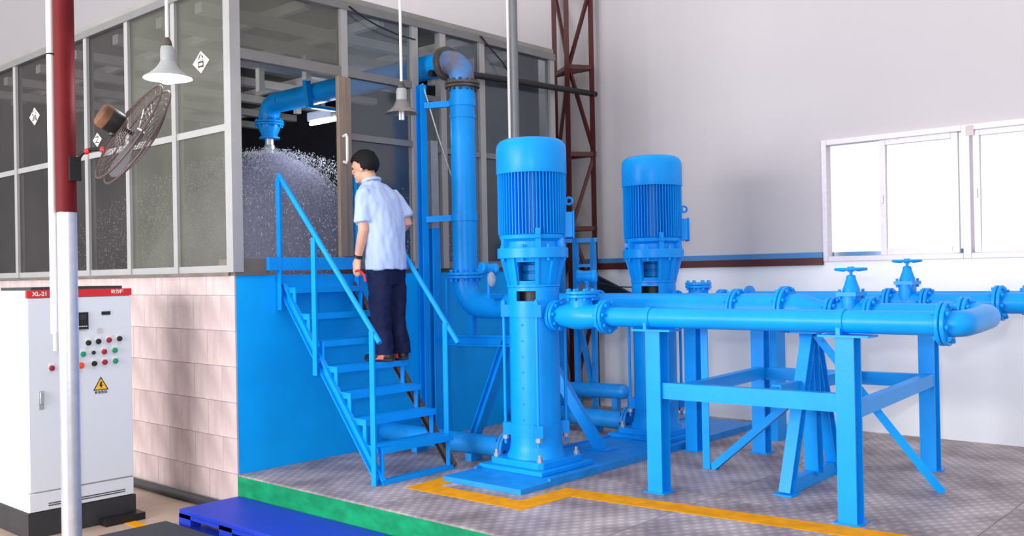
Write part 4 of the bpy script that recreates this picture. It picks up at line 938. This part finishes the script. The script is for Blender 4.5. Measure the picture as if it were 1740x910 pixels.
# shirt
sh = MB()
loft(sh, [((0.552, 0.95, 1.445), .132, .172, XA, YA_), ((0.548, 0.95, 1.52), .134, .174, XA, YA_), ((0.535, 0.95, 1.65), .13, .168, XA, YA_), ((0.522, 0.95, 1.78), .13, .176, XA, YA_), ((0.498, 0.95, 1.90), .13, .19, XA, YA_), ((0.475, 0.95, 1.98), .12, .195, XA, YA_), ((0.448, 0.95, 2.045), .095, .165, XA, YA_), ((0.425, 0.95, 2.09), .072, .105, XA, YA_), ((0.402, 0.945, 2.125), .062, .066, XA, YA_)], 32)
for a_, e_ in ((LS, LE), (RS, RE)):
    d = (e_-a_).normalized(); q = d.orthogonal().normalized(); q2 = d.cross(q)
    loft(sh, [(a_-d*.045, .045, .045, q, q2), (a_+d*.03, .068, .066, q, q2), (a_.lerp(e_, .5), .071, .068, q, q2), (a_.lerp(e_, .80), .075, .072, q, q2)], 20)
so = solid('shirt', sh, 'shirt', pr, 0.008, 5, 0.5, 0.012, (13, 13, 4.5))
cl_ = MB().tube([(0.395-0.066*math.cos(a), 0.945+0.068*math.sin(a), 2.122+0.018*math.cos(a)*-1) for a in [x*PI/10 for x in range(3, 18)]], 0.012, 8)
cl_.build('collar', 'shirt', so)
# trousers
tr = MB()
loft(tr, [((0.545, 0.95, 1.48), .112, .155, XA, YA_), ((0.55, 0.95, 1.40), .118, .160, XA, YA_), ((0.552, 0.95, 1.33), .108, .150, XA, YA_)], 28)
for y_, o_ in ((0.872, 0.0), (1.022, 0.006)):
    loft(tr, [((0.55, y_+(0.008 if y_ < .95 else -.008), 1.40), .108, .082, XA, YA_), ((0.553, y_, 1.25), .096, .078, XA, YA_), ((0.562, y_, 1.12), .083, .070, XA, YA_), ((0.582+o_, y_, 0.98), .078, .066, XA, YA_), ((0.597+o_, y_, 0.88), .078, .064, XA, YA_), ((0.60+o_, y_, 0.815), .082, .066, XA, YA_)], 24)
solid('trousers', tr, 'trousers', pr, 0.009, 4, 0.5, 0.011, (11, 11, 9))
def shoe(heel, d):
    d = d.normalized(); s_ = V(-d.y, d.x, 0); z0 = 0.766; P = lambda a, h: V(heel.x+d.x*a, heel.y+d.y*a, z0+h)
    mb = MB(); loft(mb, [(P(0.0, .032), .022, .030, s_, V(0,0,1)), (P(.02, .042), .036, .040, s_, V(0,0,1)), (P(.08, .045), .038, .043, s_, V(0,0,1)), (P(.14, .037), .041, .034, s_, V(0,0,1)), (P(.20, .030), .040, .026, s_, V(0,0,1)), (P(.24, .026), .026, .020, s_, V(0,0,1))], 18)
    o = mb.build('shoe', 'shoe', pr, smooth=70)
    sl = MB(); loft(sl, [(P(-.004, .012), .024, .0115, s_, V(0,0,1)), (P(.03, .012), .040, .0115, s_, V(0,0,1)), (P(.14, .012), .044, .0115, s_, V(0,0,1)), (P(.215, .013), .038, .0115, s_, V(0,0,1)), (P(.248, .015), .018, .010, s_, V(0,0,1))], 14); sl.build('sole', 'sole', o)
    for q in (-1, 1):
        MB().add([P(.055, .018)+s_*q*.043, P(.125, .016)+s_*q*.0455, P(.095, .045)+s_*q*.043, P(.05, .05)+s_*q*.0405, P(.055, .018)+s_*q*.03, P(.125, .016)+s_*q*.03, P(.095, .045)+s_*q*.03, P(.05, .05)+s_*q*.03], [(0,1,2,3),(7,6,5,4),(0,4,5,1),(1,5,6,2),(2,6,7,3),(3,7,4,0)]).build('side_patch', 'shoe_red', o)
shoe(V(0.665, 0.895, 0), V(-0.97, -0.24, 0)); shoe(V(0.672, 1.022, 0), V(-1, 0.02, 0))
wd = (LW-LE).normalized(); wp = LE.lerp(LW, 0.95)
MB().lathe(wp-wd*0.012, wd, [(0.030, 0), (0.0335, 0.003), (0.0335, 0.021), (0.030, 0.024)], 20, close=False).build('wristband', 'black', pr)
c0 = LW + V(-0.02, -0.005, -0.10)
MB().tube([c0, c0+V(0.03, -0.005, 0.008), c0+V(0.075, -0.008, -0.004), c0+V(0.108, -0.008, -0.035), c0+V(0.122, -0.008, -0.075)], 0.0085, 10).build('red_strap', 'tape', label='short red strap hanging from the hand of the man', cat='strap')
# ================================================================== WATER SPRAY
NZ = V(-2.50, YM, 2.70)
t = thing('water_spray', 'umbrella of water spraying from the nozzle inside the room', 'water', (NZ.x, NZ.y, 1.10), kind='stuff')
for q in (0.16, 0.25, 0.34, 0.43, 0.50, 0.57):
    R1 = min(1.52, q*math.sqrt(1.58/0.24)); n = 16
    mb = MB(); pr = [(max(R1*k/n, 0.03), 2.70 - 0.24*(R1*k/n/q)**2) for k in range(n+1)]
    mb.lathe((NZ.x, NZ.y, 0), (0, 0, 1), pr, 48, close=False); o = mb.build('mist_sheet', 'spray_mist', t); o['kind'] = 'stuff'
dv = []; df = []
rnd = random.Random(3)
OCT = [(1,0,0),(-1,0,0),(0,1,0),(0,-1,0),(0,0,1),(0,0,-1)]; OF = [(0,2,4),(2,1,4),(1,3,4),(3,0,4),(2,0,5),(1,2,5),(3,1,5),(0,3,5)]
cnt = 0
while cnt < 22000:
    q = 0.12 + 0.9*rnd.random()**0.9; a = rnd.random()*2*PI; r = rnd.random()**0.7*2.3
    z = 2.71 - 0.24*(r/q)**2 + rnd.gauss(0, 0.02)
    x, y = NZ.x + r*math.cos(a), NZ.y + r*math.sin(a)
    if z < 1.15 or x > -0.12 or y < 0.22 or y > 3.55: continue
    s = 0.0024 + 0.0042*rnd.random()**3; b = len(dv)
    dv += [V(x+p[0]*s, y+p[1]*s, z+p[2]*s*1.6) for p in OCT]; df += [tuple(i+b for i in f) for f in OF]; cnt += 1
me = bpy.data.meshes.new('droplets'); me.from_pydata([tuple(p-ORG[t]) for p in dv], [], df); o = link('droplets', me, 'droplet', t, V(0,0,0), ORG[t]); o['kind'] = 'stuff'
# ================================================================== plan units -> metres
bpy.context.view_layer.update()
done = set()
for o in list(bpy.data.objects):
    if o in FIXED: continue
    o.location = o.location * S
    if o.type == 'MESH' and o.data.name not in done:
        done.add(o.data.name); o.data.transform(Matrix.Scale(S, 4))
